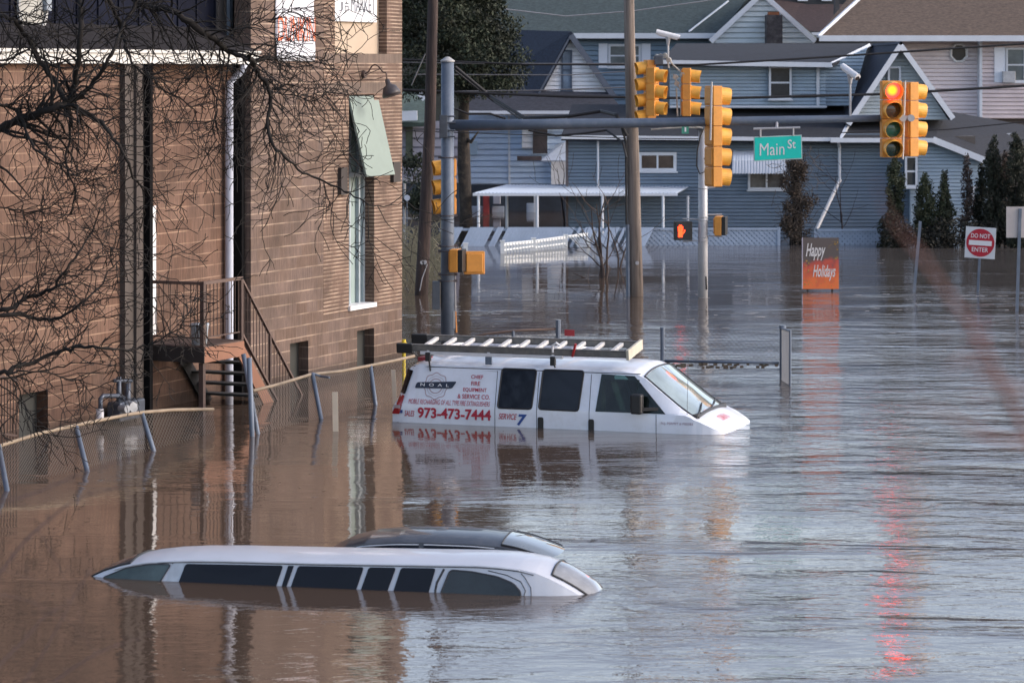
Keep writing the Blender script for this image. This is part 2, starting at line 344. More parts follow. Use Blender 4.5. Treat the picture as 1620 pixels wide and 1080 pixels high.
# body behind
MB().box(.02, u0_-.02, -9, -.66, -1.6, 5.6).box(.02, u397-.02, -9, -.66, 5.92, ZT-.05).build('building_core', M('core', (.1, .09, .085), .9), B)
# basement openings: dark boards set back
for h in bw+[bwl]:
    MB().box(h[0]-.05, h[1]+.05, -.28, -.2, -1, h[3]+.05).build('basement_window', M('grey_board', (.022, .025, .025), .7, .15, 3), B)
# window
W = MB().box(wx0-.02, wx1+.02, -.3, -.26, wzb-.05, wzt+.05).build('window', M('aqua_glass', (.30, .38, .37), .12, .12, 1.5, coat=.3), B)
zl = wz(560, 279)
fr = MB(); 
for a in (wx0+.03, wx0+.22, wx1-.42, wx1-.03): fr.box(a-.03, a+.03, -.255, -.19, wzb, wzt)
fr.box(wx0+.0, wx1-.0, -.253, -.17, zl-.03, zl+.05)
fr.build('frame', M('grey_frame', (.30, .36, .40), .5), W)
MB().box(wx1-.4, wx1-.0, -.258, -.2, zl+.06, wzt-.02).build('upper_pane', pane, W)
MB().box(wx1-.36, wx1-.1, -.258, -.25, wz(556, 400), wz(556, 345)).build('paper_notice', M('paper_white', (.6, .58, .62), .7), W)
MB().box(wx0-.01, wx1+.03, -.25, .05, wzb-.05, wzb+.03).build('window_sill', white, B)
# beige sign panel, market board, long banner
MB().box(pn0, pn1, -.28, -.17, zs1, ZT-.4).build('sign_panel', M('beige_stucco', (.44, .36, .28), .85, .06, 2), B)
# shutter: hinged at its top, kicked out at the foot
ss = MB(); hu0, hu1 = wu(599), wu(554)
t0, t1 = wz(575, 152), 0
ft = .40
A_ = [(hu0, -.02, t0), (hu1, -.02, t0)]
zf = wz(590, 279, ft)
A_ += [(hu1, ft-.06, zf), (hu0, ft-.06, zf)]
ss.slab(A_, .04); ss.build('shutter', M('sage_green_shutter', (.20, .26, .235), .6, .06, 3), B)
ss = MB(); ss.bar((hu0+.1, -.1, wz(575, 240)), (hu0+.1, ft-.1, zf+.05), .03, .03).bar((hu1-.1, -.1, wz(575, 240)), (hu1-.1, ft-.1, zf+.05), .03, .03).build('shutter_stay', black, B)
for pa, pb, ya, yb in ((540, 550, 265, 308), (623, 634, 256, 288)):
    wbox(MB(), pa, pb, .0, .07, wz(pa, yb), wz(pa, ya)).build('shutter_bracket', M('dark_bracket', (.035, .03, .03), .7), B)
# gutter, roof over the left part
zg0, zg1 = wz(200, 101), wz(200, 79)
MB().box(u397+.0, u0_, .002, .16, zg0, zg1-.05).box(u397, u0_, .002, .2, zg1-.05, zg1).build('gutter', M('gutter_white', (.55, .56, .55), .5, .1, 2, dirt=(.25, .24, .22), dirt_scale=2, dirt_amt=.5), B)
ub = wu(412)
MB().slab([(u397, .15, zg1-.02), (u0_, .15, zg1-.02), (u0_, -.75, zg1+.42), (u397, -.75, zg1+.42)], .06).build('roof', M('dark_shingle', (.020, .019, .022), .95, .4, 9, spec=.15), B)
rf = MB().box(ub, u0_, -1.1, -.72, zg1+.2, ZT).build('upper_wall', M('navy_cladding', (.005, .007, .017), .9, .35, 2.5, spec=.15), B)
cl = MB()
for i in range(24):
    a = ub+.3+i*.62
    if a < u0_: cl.box(a, a+.035, -.72, -.69, zg1+.4, ZT)
cl.build('batten', M('navy_batten', (.008, .010, .02), .9, spec=.15), B)
MB().box(ub-.1, ub, -1.1, -.60, zg1+.2, ZT).build('corner_board', M('grey_trim', (.2, .24, .29), .6), B)
# oval window in the dark cladding
ow = MB(); ou, oz = wu(50, -.68), wz(50, 12, -.68)
ow.add([(ou+.36*math.cos(a*math.pi/12), -.67, oz+.42*math.sin(a*math.pi/12)) for a in range(24)], [tuple(range(24))])
ow.build('oval_window', M('frosted_pane', (.30, .31, .30), .3, .2, 5), B)
MB().tube([(ou+.38*math.cos(a*math.pi/16), -.66, oz+.44*math.sin(a*math.pi/16)) for a in range(33)], .035, 6).build('oval_frame', M('dull_white_trim', (.34, .35, .35), .6), B)
MB().box(wu(82, -.6), wu(74, -.6), -.69, -.6, wz(78, 18, -.6), ZT).build('trim_strip', M('grey_trim', (.2, .24, .29), .6), B)
# downpipes and dark channel
pu = wu(366, -.16)
dp = MB().tube([(pu, .1, zg0+.05), (pu, .06, zg0-.1), (pu, -.2, zg0-.32), (pu, -.2, 1.2), (pu, -.2, -1)], .068, 12).build('downpipe', M('pale_blue_pipe', (.50, .55, .66), .5, .08), B, smooth=True)
MB().box(wu(242, .20), wu(237, .20), .0, .20, -1, 5.6).build('steel_channel', M('black_channel_and_shade', (.007, .007, .008), .95, spec=.1), B)
MB().box(wu(247, -.2), wu(241, -.2), -.29, -.2, wz(240, 530, -.2), wz(240, 326, -.2)).build('white_strip', M('strip_white', (.66, .68, .70), .5), B)
MB().box(wu(226), wu(190), .0, .09, -1.0, zg0).box(wu(214), wu(204), .09, .14, -1.0, zg0).build('grey_pilaster', M('grey_pilaster', (.068, .057, .052), .9, .3, 1.2, stretch=(4, 4, .6)), B)
MB().box(u397+.02, u397+.12, -.29, -.11, -1, 5.6).build('painted_shade_strip', M('black_channel_and_shade', (.012, .012, .014), .7), B)  # black strip standing in for the shade on the recessed wall return
# banner and market sign (things hung on the wall)
bn0, bn1 = wu(497, .02), wu(436, .02)
bm_ = MB(); nu, nz = 8, 24; z0_, z1_ = wz(466, 97), 8.4
for i in range(nu+1):
    for j in range(nz+1):
        bm_.v.append((bn0+(bn1-bn0)*i/nu, .03+.012*math.sin(i*1.7+j*.6)+.008*math.sin(j*1.3), z0_+(z1_-z0_)*j/nz))
for i in range(nu):
    for j in range(nz):
        a = i*(nz+1)+j; bm_.f.append((a, a+nz+1, a+nz+2, a+1))
ban = thing('wall_banner', 'tall white banner with orange letters hung on the block wall', 'banner', (CX, CY, 0), UA)
cl = bm_.build('cloth', M('banner_white', (.62, .65, .72), .6, .04), ban, smooth=True)
mo = cl.modifiers.new('s', 'SOLIDIFY'); mo.thickness = .004
flip = lambda a0, a1, n: (lambda u, v: (a0+a1-u, n, v))     # local x grows towards the viewer = leftwards in view
decal('lettering', 'DUNKIN', (bn0+.03, bn1-.03, wz(466, 66), wz(466, 27)), flip(bn0, bn1, .058), M('orange_print', (.66, .14, .05), .6, .2, 12), ban, bold=.0)
ms = thing('market_sign', 'white board with thin dark lettering mounted on the beige panel', 'sign', (CX, CY, 0), UA)
m0, m1 = wu(604), wu(536)
MB().box(m0, m1, -.168, -.10, wz(570, 35), 8.3).build('board', M('sign_white', (.66, .70, .76), .5, .03), ms, bevel=.01)
ink = M('ink', (.10, .11, .14), .6)
decal('lettering', 'MARKET', (wu(601), wu(563), wz(570, 19), wz(570, -4)), flip(wu(601), wu(563), -.095), ink, ms)
decal('lettering', 'J', (wu(550), wu(544), wz(570, 19), wz(570, 4)), flip(wu(550), wu(544), -.095), ink, ms)
ic = MB(); iu = wu(556); iz = wz(556, 18)
ic.box(iu-.07, iu+.07, -.098, -.093, iz+.13, iz+.15).box(iu-.07, iu-.05, -.098, -.093, iz, iz+.1).box(iu+.05, iu+.07, -.098, -.093, iz, iz+.1).box(iu-.07, iu+.07, -.0975, -.0925, iz+.08, iz+.1).build('emblem', ink, ms)
# gooseneck lamp
gl = thing('wall_lamp', 'dark gooseneck lamp reaching out from the brick above the green shutter', 'lamp', (CX, CY, 0), UA)
gu, gz = wu(578, .05), wz(578, 118, .05)
pts = []
for i in range(15):
    a = i/14; n_ = .05+a*.42; z_ = gz+.02+math.sin(min(1, a*1.15)*math.pi*.93)**1.4*.16*(1 if a > .3 else a/.3)
    pts.append((gu, n_, z_))
pts += [(gu, .485, pts[-1][2]-.07), (gu, .49, pts[-1][2]-.13)]
MB().tube(pts, .014, 8).build('arm', rustm, gl, smooth=True)
MB().disc((gu, .03, gz), .07, (0, 1, 0), .05).build('wall_plate', rustm, gl)
c = Vector(pts[-1]); ax = Vector((0, .35, -1)).normalized()
MB().tube([c, c+ax*.10, c+ax*.14, c+ax*.26, c+ax*.31], [.04, .05, .12, .17, .175], 18).build('lamp_shade', M('shade_dark', (.05, .045, .05), .5), gl, smooth=True)

# pipework fixture at the wall
pf = thing('pipe_fitting', 'bluish grey fire and gas pipework with valves at the foot of the block wall', 'pipes', (CX, CY, 0), UA)
pm = M('pipe_blue_grey', (.07, .085, .115), .45, .35, 9, metal=.4)
U1 = wu(195, .2)
def wp(px, py, n): return (wu(px, n), n, wz(px, py, n))
MB().tube([wp(158, 632, .3), wp(163, 626, .3), wp(190, 626, .3), wp(196, 630, .3)], .035, 8).tube([wp(159, 630, .3), wp(159, 650, .3)], .035, 8).build('elbow_pipe', pm, pf, smooth=True)
MB().tube([wp(188, 596, .25), wp(188, 648, .25)], .04, 8).tube([wp(202, 606, .25), wp(202, 655, .25)], .05, 8).tube([wp(180, 602, .25), wp(208, 602, .25)], .03, 8).build('riser', pm, pf, smooth=True)
MB().disc(wp(207, 643, .42), .085, (.3, 1, 0), .14).disc(wp(196, 646, .40), .06, (.3, 1, 0), .16).build('valve_cap', M('pipe_pale', (.35, .38, .42), .4, .3, 10, metal=.4), pf, smooth=False)
MB().box(wu(200), wu(160), .1, .35, .05, .35).build('meter_body', pm, pf, bevel=.03)
MB().disc(wp(158, 655, .3), .06, (0, 0, 1), .16).build('pipe_cap', M('pipe_bright', (.6, .6, .64), .4), pf)

# ================================================================== LANDING AND STAIRS
st = thing('metal_stairs', 'rusty metal landing with railing and steps against the block wall', 'stairs', (CX, CY, 0), UA)
LA, LB, LN0, LN1, LZ = 7.78, 9.06, -.26, .95, 1.11
MB().box(LA, LB, LN0, LN1, LZ-.04, LZ).build('deck', rustm, st)
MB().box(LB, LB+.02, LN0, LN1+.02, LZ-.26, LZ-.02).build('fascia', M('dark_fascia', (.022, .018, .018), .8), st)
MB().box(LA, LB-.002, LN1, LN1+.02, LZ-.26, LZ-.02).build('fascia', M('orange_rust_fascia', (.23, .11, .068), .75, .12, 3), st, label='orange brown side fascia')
pk = [(LB-.03, LN1-.03), (LA+.03, LN1-.03)]
for i, (u, n) in enumerate(pk):
    MB().box(u-.035, u+.035, n-.035, n+.035, LZ, LZ+1.0).build('rail_post', rustm, st)
MB().box(LB-.1, LB-.02, LN1-.1, LN1-.02, -1.2, LZ-.27).build('support_post', rustm, st)
MB().box(LB-.07, LB-.0, LN0+.05, LN1, LZ+.97, LZ+1.02).box(LA, LB, LN1-.06, LN1, LZ+.975, LZ+1.025).build('top_rail', M('rail_brown', (.10, .065, .055), .6), st)
br = MB().bar((LB-.03, LN0, LZ+.13), (LB-.03, LN1, LZ+.13), .02, .02).bar((LA, LN1-.03, LZ+.13), (LB, LN1-.03, LZ+.13), .02, .02)
for i in range(1, 10): n = LN1-i*.125; br.tube([(LB-.03, n, LZ+.13), (LB-.03, n, LZ+.98)], .008, 5)
for i in range(1, 11): u = LB-.03-i*.115; br.tube([(u, LN1-.03, LZ+.13), (u, LN1-.03, LZ+.98)], .008, 5)
br.build('balusters', rustm, st)
sl = 1.02                                   # fall per metre of run
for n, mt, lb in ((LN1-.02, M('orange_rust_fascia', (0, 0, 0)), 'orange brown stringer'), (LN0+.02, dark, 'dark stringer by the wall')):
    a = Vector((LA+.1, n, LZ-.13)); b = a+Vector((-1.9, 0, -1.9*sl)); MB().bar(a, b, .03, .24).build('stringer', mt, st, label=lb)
tr = MB()
for i in range(8):
    z = LZ-.2*(i+1); u = LA-.2*(i+1)/sl+.1; tr.box(u-.12, u+.13, LN0+.04, LN1-.05, z-.025, z+.012)
tr.build('treads', M('tread_steel', (.03, .034, .036), .7, .3), st)
hr = MB(); a = Vector((LA, LN1-.03, LZ+.98)); b = a+Vector((-2.15, 0, -2.15*sl)); hr.bar(a, b, .05, .035)
a2 = Vector((LA, LN1-.03, LZ+.10)); b2 = a2+Vector((-2.15, 0, -2.15*sl)); hr.bar(a2, b2, .05, .035)
hr.build('stair_rail', M('rail_brown', (0, 0, 0)), st)
bs = MB()
for i in range(1, 22): u = LA-i*.1; bs.tube([(u, LN1-.03, LZ+.10-(i*.1)*sl), (u, LN1-.03, LZ+.98-(i*.1)*sl)], .008, 5)
bs.bar((LA-.95, LN1-.03, LZ+.10-.95*sl), (LA-.95, LN1-.03, LZ+.98-.95*sl), .045, .045)
bs.build('balusters', rustm, st)
# bucket on the landing
bk = thing('bucket', 'white plastic bucket on the rusty landing', 'bucket', Matrix.Rotation(UA, 4, 'Z') @ Vector((LB-.25, LN1-.22, 0))+Vector((CX, CY, LZ)))
MB().tube([(0, 0, .002), (0, 0, .30), (0, 0, .31), (0, 0, .34)], [.12, .145, .155, .155], 20).build('pail', M('bucket_white', (.45, .52, .60), .5, .2, 8), bk, smooth=True)
MB().tube([(.15*math.cos(a*.3), .155, .30-.12*math.sin(a*.3)) for a in range(11)], .005, 5).build('handle', steel, bk)
# railing at the left edge
sr = thing('stair_railing', 'dark barred stair railing at the foot of the wall by the left edge', 'railing', (CX, CY, 0), UA)
q = MB(); ua, ub2 = wu(26, .7), wu(-60, .7)
q.bar((ua, .7, 1.05), (ub2, .7, 1.35), .04, .04).bar((ua, .7, .25), (ub2, .7, .5), .03, .03)
q.build('rails', rustm, sr); q = MB()
k = 0; u = ua
while u < ub2:
    f_ = (u-ua)/(ub2-ua); q.tube([(u, .7, -.6), (u, .7, 1.05+.3*f_)], .012, 5); u += .075
q.build('balusters', rustm, sr)

# ================================================================== CHAIN LINK FENCES
def link_mesh(corners, step=.075, r=.0031, sagf=None):
    """corners: a0 (bottom start), a1 (bottom end), b1 (top end), b0 (top start)"""
    a0, a1, b1, b0 = [Vector(c) for c in corners]; Lh = (a1-a0).length; Hh = (b0-a0).length; mb = MB()
    def pt(s, h): return (a0.lerp(a1, s)).lerp(b0.lerp(b1, s), h)
    n = int(Lh/step); run = Hh/Lh
    for i in range(-int(Hh/step), n+1):
        for sgn in (1, -1):
            s0 = i*step/Lh; s1 = s0+run*1.0
            if sgn < 0: s0, s1 = s1, s0
            h0, h1 = 0., 1.
            # clip to 0..1 in s
            for lim in (0, 1):
                lo, hi = (s0, s1)
                if (lo < 0 if lim == 0 else lo > 1):
                    if abs(hi-lo) < 1e-6: break
                    h0 = h0+(lim-lo)/(hi-lo)*(h1-h0); s0 = lim
                lo, hi = (s0, s1)
                if (hi < 0 if lim == 0 else hi > 1):
                    if abs(hi-lo) < 1e-6: break
                    h1 = h0+(lim-lo)/(hi-lo)*(h1-h0); s1 = lim
            if 0 <= s0 <= 1 and 0 <= s1 <= 1 and h1-h0 > .02:
                mb.tube([pt(s0, h0)+Vector((0, sgn*.002, 0)), pt(s1, h1)+Vector((0, sgn*.002, 0))], r, 3, cap=False)
    return mb
fa = thing('chainlink_fence', 'bent chain link fence leaning towards the wall at the left edge', 'fence')
def Wp(px, py): Y = DW(py); return P(px, py, Y)
# rail points: px, py, depth; post foot px,y at the waterline
railA = [P(-60, 716, 38.6), P(0, 705, 39.2), P(60, 686, 39.9), P(122, 672, 40.6), P(200, 656, 41.7), P(225, 652, 42.2), P(275, 648, 43.2), P(337, 643+4, 44.6)]
MB().tube(railA, .026, 8).build('top_rail', rail_tan, fa, smooth=True)
for (tx, ty, tY, bx, by) in ((-2, 705, 39.2, 11, 775), (120, 673, 40.6, 138, 745), (224, 653, 42.2, 243, 713)):
    a = P(tx, ty, tY); b = P(bx, by, DW(by)); MB().tube([a, b, b+(b-a)*.8], .036, 10).build('post', steel, fa, smooth=True)
feet = [P(-60, 800, DW(800)), P(11, 775, DW(775)), P(138, 745, DW(745)), P(243, 713, DW(713)), P(345, 690, DW(690))]
tops = [railA[0], railA[1], railA[3], railA[5], railA[7]]
ml = MB()
for i in range(4):
    k = link_mesh((feet[i]-Vector((0, 0, .3)), feet[i+1]-Vector((0, 0, .3)), tops[i+1], tops[i])); ml.add(k.v, k.f)
ml.build('mesh', chain, fa)
fb = thing('chainlink_fence', 'sagging chain link fence running from the stairs to the back of the van', 'fence')
railB = [P(400, 618, 44.0), P(440, 608, 44.9), P(492, 592, 46.0), P(540, 587, 47.0), P(586, 578, 48.0), P(625, 570, 48.7), P(655, 563, 49.3)]
MB().tube(railB, .026, 8).build('top_rail', rail_tan, fb, smooth=True)
for (tx, ty, tY, bx, by) in ((494, 590, 46.0, 508, 662), (586, 579, 48.0, 594, 640), (385, 560, 44.2, 408, 686)):
    a = P(tx, ty, tY); b = P(bx, by, DW(by)); MB().tube([a, b, b+(b-a)*.8], .036, 10).build('post', steel, fb, smooth=True)
a = P(394, 566, DW(690)); b = P(399, 690, DW(690)); MB().tube([a, b, b+(b-a)*.5], .04, 10).build('post', steel, fb, smooth=True)
MB().tube([P(494, 590, 46.0), P(507, 595, 46.0), P(521, 597, 45.8)], .018, 6).build('bent_stub', steel, fb)
feet = [P(408, 688, DW(688)), P(508, 662, DW(662)), P(594, 640, DW(640)), P(660, 630, DW(630))]
tops = [railB[0], railB[2], railB[4], railB[6]]
ml = MB()
for i in range(3):
    k = link_mesh((feet[i]-Vector((0, 0, .3)), feet[i+1]-Vector((0, 0, .3)), tops[i+1], tops[i])); ml.add(k.v, k.f)
ml.build('mesh', chain, fb)
# pale stakes
cream = M('cream_paint', (.50, .44, .36), .7, .1)
for (x0, y0, x1, y1, wd, lb) in ((530, 620, 531, 682, .085, 'cream flat stake standing in water in front of the fence'), (622, 585, 625, 640, .07, 'cream flat stake standing in water just behind the white van')):
    b = P(x1, y1, DW(y1)); a = P(x0, y0, b.y); t = b+(b-a)*.6
    tag(MB().bar(a, t, wd, .02).build('stake', cream), lb, 'stake')
# gate group right of the van
gt = thing('chainlink_gate', 'galvanized chain link gate between two posts right of the van', 'gate')
Yg = DW(600)
for px, y0, y1, r_ in ((1048, 520, 640, .04), (1238, 517, 605, .055)):
    b = P(px, y1, Yg+.6 if px < 1100 else Yg); a = P(px, y0, b.y); MB().tube([a, b-Vector((0, 0, .6))], r_, 10).disc(a, r_*1.15, (0, 0, 1), .05).build('post', steel, gt, smooth=False)
r0, r1 = P(1050, 571, Yg+.6), P(1232, 574, Yg)
MB().tube([r0, r1], .025, 8).build('rail', steel, gt, smooth=True)
link_mesh((r0-Vector((0, 0, .02)), r1-Vector((0, 0, .02)), P(1232, 524, Yg), P(1050, 520, Yg+.6)), .09, .0022).build('mesh', chain, gt)
dbm = MB()
for i in range(46):
    p = r0.lerp(r1, random.random())+Vector((0, random.uniform(-.05, .05), random.uniform(-.10, -.03))); dbm.box(p.x-.04*random.random()-.01, p.x+.03, p.y-.02, p.y+.02, p.z-.02, p.z+.02)
dbm.build('debris', M('debris', (.14, .11, .08), .9, .5, 20), gt, kind='stuff')
gp = thing('fence_panel', 'narrow chain link panel swung edge on beside the right gate post', 'fence')
e0, e1 = P(1236, 0, Yg), P(1250, 0, Yg-1.1)
za, zb2 = ZZ(519, Yg), -.6
link_mesh(((e0.x, e0.y, zb2), (e1.x, e1.y, zb2), (e1.x, e1.y, ZZ(524, Yg-1.1)), (e0.x, e0.y, za)), .07, .006).build('mesh', M('pale_wire', (.36, .38, .41), .5, .1), gp)
MB().tube([(e1.x, e1.y, zb2), (e1.x, e1.y, ZZ(522, e1.y))], .022, 8).tube([(e0.x, e0.y, za), (e1.x, e1.y, ZZ(524, e1.y))], .02, 8).build('frame', steel, gp)
# low fence behind van
lf = thing('low_fence', 'brown topped chain link fence dipping into the water behind the ladder', 'fence')
Yl = 57.2
rl = [P(730, 537, Yl), P(770, 528, Yl), P(815, 523, Yl), P(883, 520, Yl)]
MB().tube(rl, .025, 8).build('top_rail', M('rust_rail', (.14, .10, .085), .8, .2), lf, smooth=True)
for a, c, s in ((883, 506, .05), (812, 523, .035)):
    MB().tube([P(a, c, Yl), P(a, 560, Yl)], s, 8).build('post', steel, lf)
link_mesh((P(733, 556, Yl), P(883, 556, Yl), rl[3], P(733, 530, Yl)), .08, .003).build('mesh', chain, lf)
rs = thing('red_plate', 'small red plate on a thin stem sticking out of the water behind the ladder', 'sign')
MB().add([P(893, 521, 57.5), P(909, 522, 57.5), P(909, 532, 57.5), P(893, 531, 57.5)], [(0, 1, 2, 3)]).build('plate', M('red_plate', (.26, .02, .03), .6), rs).modifiers.new('s', 'SOLIDIFY').thickness = .02
MB().tube([P(899, 531, 57.55), P(899, 560, 57.55)], .012, 6).build('stem', steel, rs)

# ================================================================== VEHICLES
class Loft:
    """body of revolution-less loft: sides (near/far) and a crowned top, tables over the length a"""
    def __init__(s, yc, a, h0, hE, ze, zc, zb=-.7, belt=None):
        s.yc, s.a, s.h0, s.hE, s.ze, s.zc, s.zb, s.belt = yc, a, h0, hE, ze, zc, zb, belt
    def g(s, tab, a): return float(np.interp(a, s.a, tab))
    def side(s, a, z, near=True, off=0.0):
        h0, hE, ze = s.g(s.h0, a), s.g(s.hE, a), s.g(s.ze, a)
        b = s.belt if s.belt is not None else 0
        if z <= b: h = h0
        else: h = h0+(hE-h0)*min(1.3, (z-b)/max(ze-b, .02))
        h += off; return Vector((a, s.yc-h if near else s.yc+h, z))
    def top(s, a, t, off=0.0):
        hE, ze, zc = s.g(s.hE, a), s.g(s.ze, a), s.g(s.zc, a)
        return Vector((a, s.yc+t*hE, ze+(zc-ze)*(1-abs(t)**2.4)+off))
    def mesh(s, name, mat, parent, skip=None, stations=None, ns=8):
        mb = MB(); st = stations if stations is not None else sorted(set(list(s.a)+list(np.linspace(s.a[0], s.a[-1], 60))))
        zf = s.zf if hasattr(s, 'zf') else [0, .25, .5, .75, 1]
        T = np.linspace(-1, 1, 15)[1:-1]; rings = []
        for a in st:
            ze = s.g(s.ze, a); r = [s.side(a, s.zb)]
            zz = [s.zb+.02+(ze-s.zb-.02)*f for f in zf] if not hasattr(s, 'zlev') else [min(z, ze) for z in s.zlev]+[ze]
            r += [s.side(a, z) for z in zz]; r += [s.top(a, t) for t in T]
            r += [s.side(a, z, False) for z in reversed(zz)]+[s.side(a, s.zb, False)]; rings.append(r)
        k = len(rings[0])
        for r in rings: mb.v += [tuple(v) for v in r]
        for i in range(len(st)-1):
            am = (st[i]+st[i+1])/2
            for j in range(k-1):
                q = (i*k+j, (i+1)*k+j, (i+1)*k+j+1, i*k+j+1)
                zm = sum(mb.v[x][2] for x in q)/4; ym = sum(mb.v[x][1] for x in q)/4
                if skip and skip(am, ym, zm): continue
                mb.f.append(q)
        mb.f.append(tuple(range(k-1, -1, -1))); mb.f.append(tuple((len(st)-1)*k+j for j in range(k)))
        o = mb.build(name, mat, parent, smooth=True)
        e = o.modifiers.new('edge', 'EDGE_SPLIT'); e.split_angle = rad(38)
        return o
def round_poly(pts, r=.05, n=4):
    out = []; k = len(pts)
    for i in range(k):
        p, a, b = Vector(pts[i]), Vector(pts[i-1]), Vector(pts[(i+1) % k]); ra = min(r, (a-p).length*.45); rb = min(r, (b-p).length*.45)
        pa = p+(a-p).normalized()*ra; pb = p+(b-p).normalized()*rb
        for j in range(n+1):
            t = j/n; q = pa*(1-t)**2+p*2*t*(1-t)+pb*t*t; out.append((q.x, q.y))
    return out
def patch(mb, poly, fn, thick=0):
    k = len(poly); cx = sum(p[0] for p in poly)/k; cz = sum(p[1] for p in poly)/k; rings = 4; b = len(mb.v)
    mb.v.append(tuple(fn(cx, cz)))
    for r in range(1, rings+1):
        for p in poly: mb.v.append(tuple(fn(cx+(p[0]-cx)*r/rings, cz+(p[1]-cz)*r/rings)))
    for i in range(k): mb.f.append((b, b+1+i, b+1+(i+1) % k))
    for r in range(rings-1):
        for i in range(k):
            j = (i+1) % k; mb.f.append((b+1+r*k+i, b+1+(r+1)*k+i, b+1+(r+1)*k+j, b+1+r*k+j))
    return mb
def outline(poly, fn, r): return [fn(*p) for p in poly]+[fn(*poly[0])]

# ---- white service van
VY, VA = 45.42, rad(-19)
van = thing('white_van', 'white service van with red lettering, flooded to its door handles, ladder on its roof', 'van', (-1.876, VY, 0), VA)
def va(px): t = (px-810)/F; return (t*VY+1.876)/(.9455+.3256*t)
def vz(px, py): return CH-(py-HZ)*(VY-.3256*va(px))/F
va0 = [-.02, .0, .12, .25, .40, 3.70, 3.92, 4.08, 4.36, 4.64, 4.88, 4.91, 5.00, 5.16, 5.28, 5.36, 5.40]
L1 = Loft(1.0, va0,
    [.90, .97, .99, 1., 1., 1., 1., 1., 1., 1., .99, .98, .97, .92, .82, .60, .50],
    [.70, .76, .80, .83, .85, .86, .85, .85, .86, .88, .88, .86, .84, .80, .70, .50, .42],
    [-.1, .22, .60, .84, .90, .90, .87, .80, .58, .37, .215, .205, .17, .09, .03, -.06, -.2],
    [-.1, .24, .66, .91, .985, .985, .97, .90, .68, .45, .27, .265, .235, .15, .08, -.03, -.2], belt=.28)
L1.zlev = [-.3, 0., .12, .28, .31, .40, .50, .60, .70, .78, .84]
fw0, fw1, fwz0, fwz1 = va(945), va(1022), .31, .78
stn = sorted(set(va0+list(np.linspace(-.02, 5.4, 58))+[fw0+.04, fw1-.14]))
L1.mesh('body', van_white, van, stations=stn, skip=lambda a, y, z: fw0+.04 < a < fw1-.14 and fwz0 < z < fwz1 and (y < .3 or y > 1.7))
SP = lambda off: (lambda a, z: L1.side(a, z, True, off))
SPF = lambda off: (lambda a, z: L1.side(a, z, False, off))
def side_panel(name, poly, mat, off=.006, r=.05, parent=None, far=False, seal=None):
    fn = SPF(off) if far else SP(off); p = round_poly(poly, r)
    o = patch(MB(), p, fn).build(name, mat, parent or van, smooth=True)
    if seal: MB().tube(outline(p, (SPF(off) if far else SP(off)), 0), seal, 5, cap=False).build('seal', black, o)
    return o
def q4(x0, y0, x1, y1): return [(va(x0), vz(x0, y1)), (va(x1), vz(x1, y1)), (va(x1), vz(x1, y0)), (va(x0), vz(x0, y0))]
side_panel('window', [(va(787), vz(787, 645)), (va(841), vz(841, 647)), (va(845), vz(845, 586)), (va(790), vz(790, 584))], glass_d, seal=.012)
side_panel('window', [(va(852), vz(852, 647)), (va(915), vz(915, 650)), (va(920), vz(920, 588)), (va(855), vz(855, 586))], glass_d, seal=.012)
# door glass over real openings, both sides
door_glass = bpy.data.materials.new('door_glass'); door_glass.use_nodes = True
t_ = door_glass.node_tree; b_ = t_.nodes['Principled BSDF']; b_.inputs['Base Color'].default_value = (.25, .42, .36, 1); b_.inputs['Roughness'].default_value = .03
tr_ = t_.nodes.new('ShaderNodeBsdfTransparent'); tr_.inputs[0].default_value = (.35, .50, .45, 1); gs_ = t_.nodes.new('ShaderNodeBsdfGlossy'); gs_.inputs['Roughness'].default_value = .03
fz_ = t_.nodes.new('ShaderNodeFresnel'); fz_.inputs[0].default_value = 1.5; mx_ = t_.nodes.new('ShaderNodeMixShader')
t_.links.new(fz_.outputs[0], mx_.inputs[0]); t_.links.new(tr_.outputs[0], mx_.inputs[1]); t_.links.new(gs_.outputs[0], mx_.inputs[2]); t_.links.new(mx_.outputs[0], t_.nodes['Material Output'].inputs[0])
A, Bq, Cq, Dq, E = (va(942), .29), (va(1053), .29), (va(1046), .36), (va(1000), .835), (va(948), .85)
dpoly = [A, Bq, Dq, E]
for far in (False, True):
    fn = SPF(.007) if far else SP(.007); fr_ = MB()
    def strip(p4):
        b = len(fr_.v); fr_.v.extend(tuple(fn(*p)) for p in p4); fr_.f.append((b, b+1, b+2, b+3))
    x0, x1, z0, z1 = fw0+.05, fw1-.15, .32, .765
    strip([A, (va(1053), .29), (x1, z0), (x0, z0)]); strip([A, (x0, z0), (x0, z1), E]); strip([E, (x0, z1), (x1, z1), Dq]); strip([Dq, (x1, z1), (x1, z0), Bq])
    o = fr_.build('door_window_frame', black, van)
    g = MB(); b = [tuple((SPF(.010) if far else SP(.010))(*p)) for p in dpoly]; g.add(b, [(0, 1, 2, 3)]); g.build('door_window', door_glass, van)
intr = MB().box(.4, 5.0, .15, 1.85, -.2, -.1).box(2.9, 2.94, .2, 1.8, -.1, .88).build('interior', M('cabin_dark', (.04, .045, .045), .9), van)
seat = M('seat_beige', (.34, .33, .28), .8)
for y in (.35, 1.15):
    s_ = MB(); s_.slab([(fw0+.18, y, .75), (fw0+.18, y+.42, .75), (fw0+.42, y+.42, .1), (fw0+.42, y, .1)], .1); s_.build('seat', seat, van, bevel=.03)
MB().box(4.35, 4.9, .15, 1.85, .05, .28).build('dashboard', M('dash', (.05, .05, .05), .8), van)
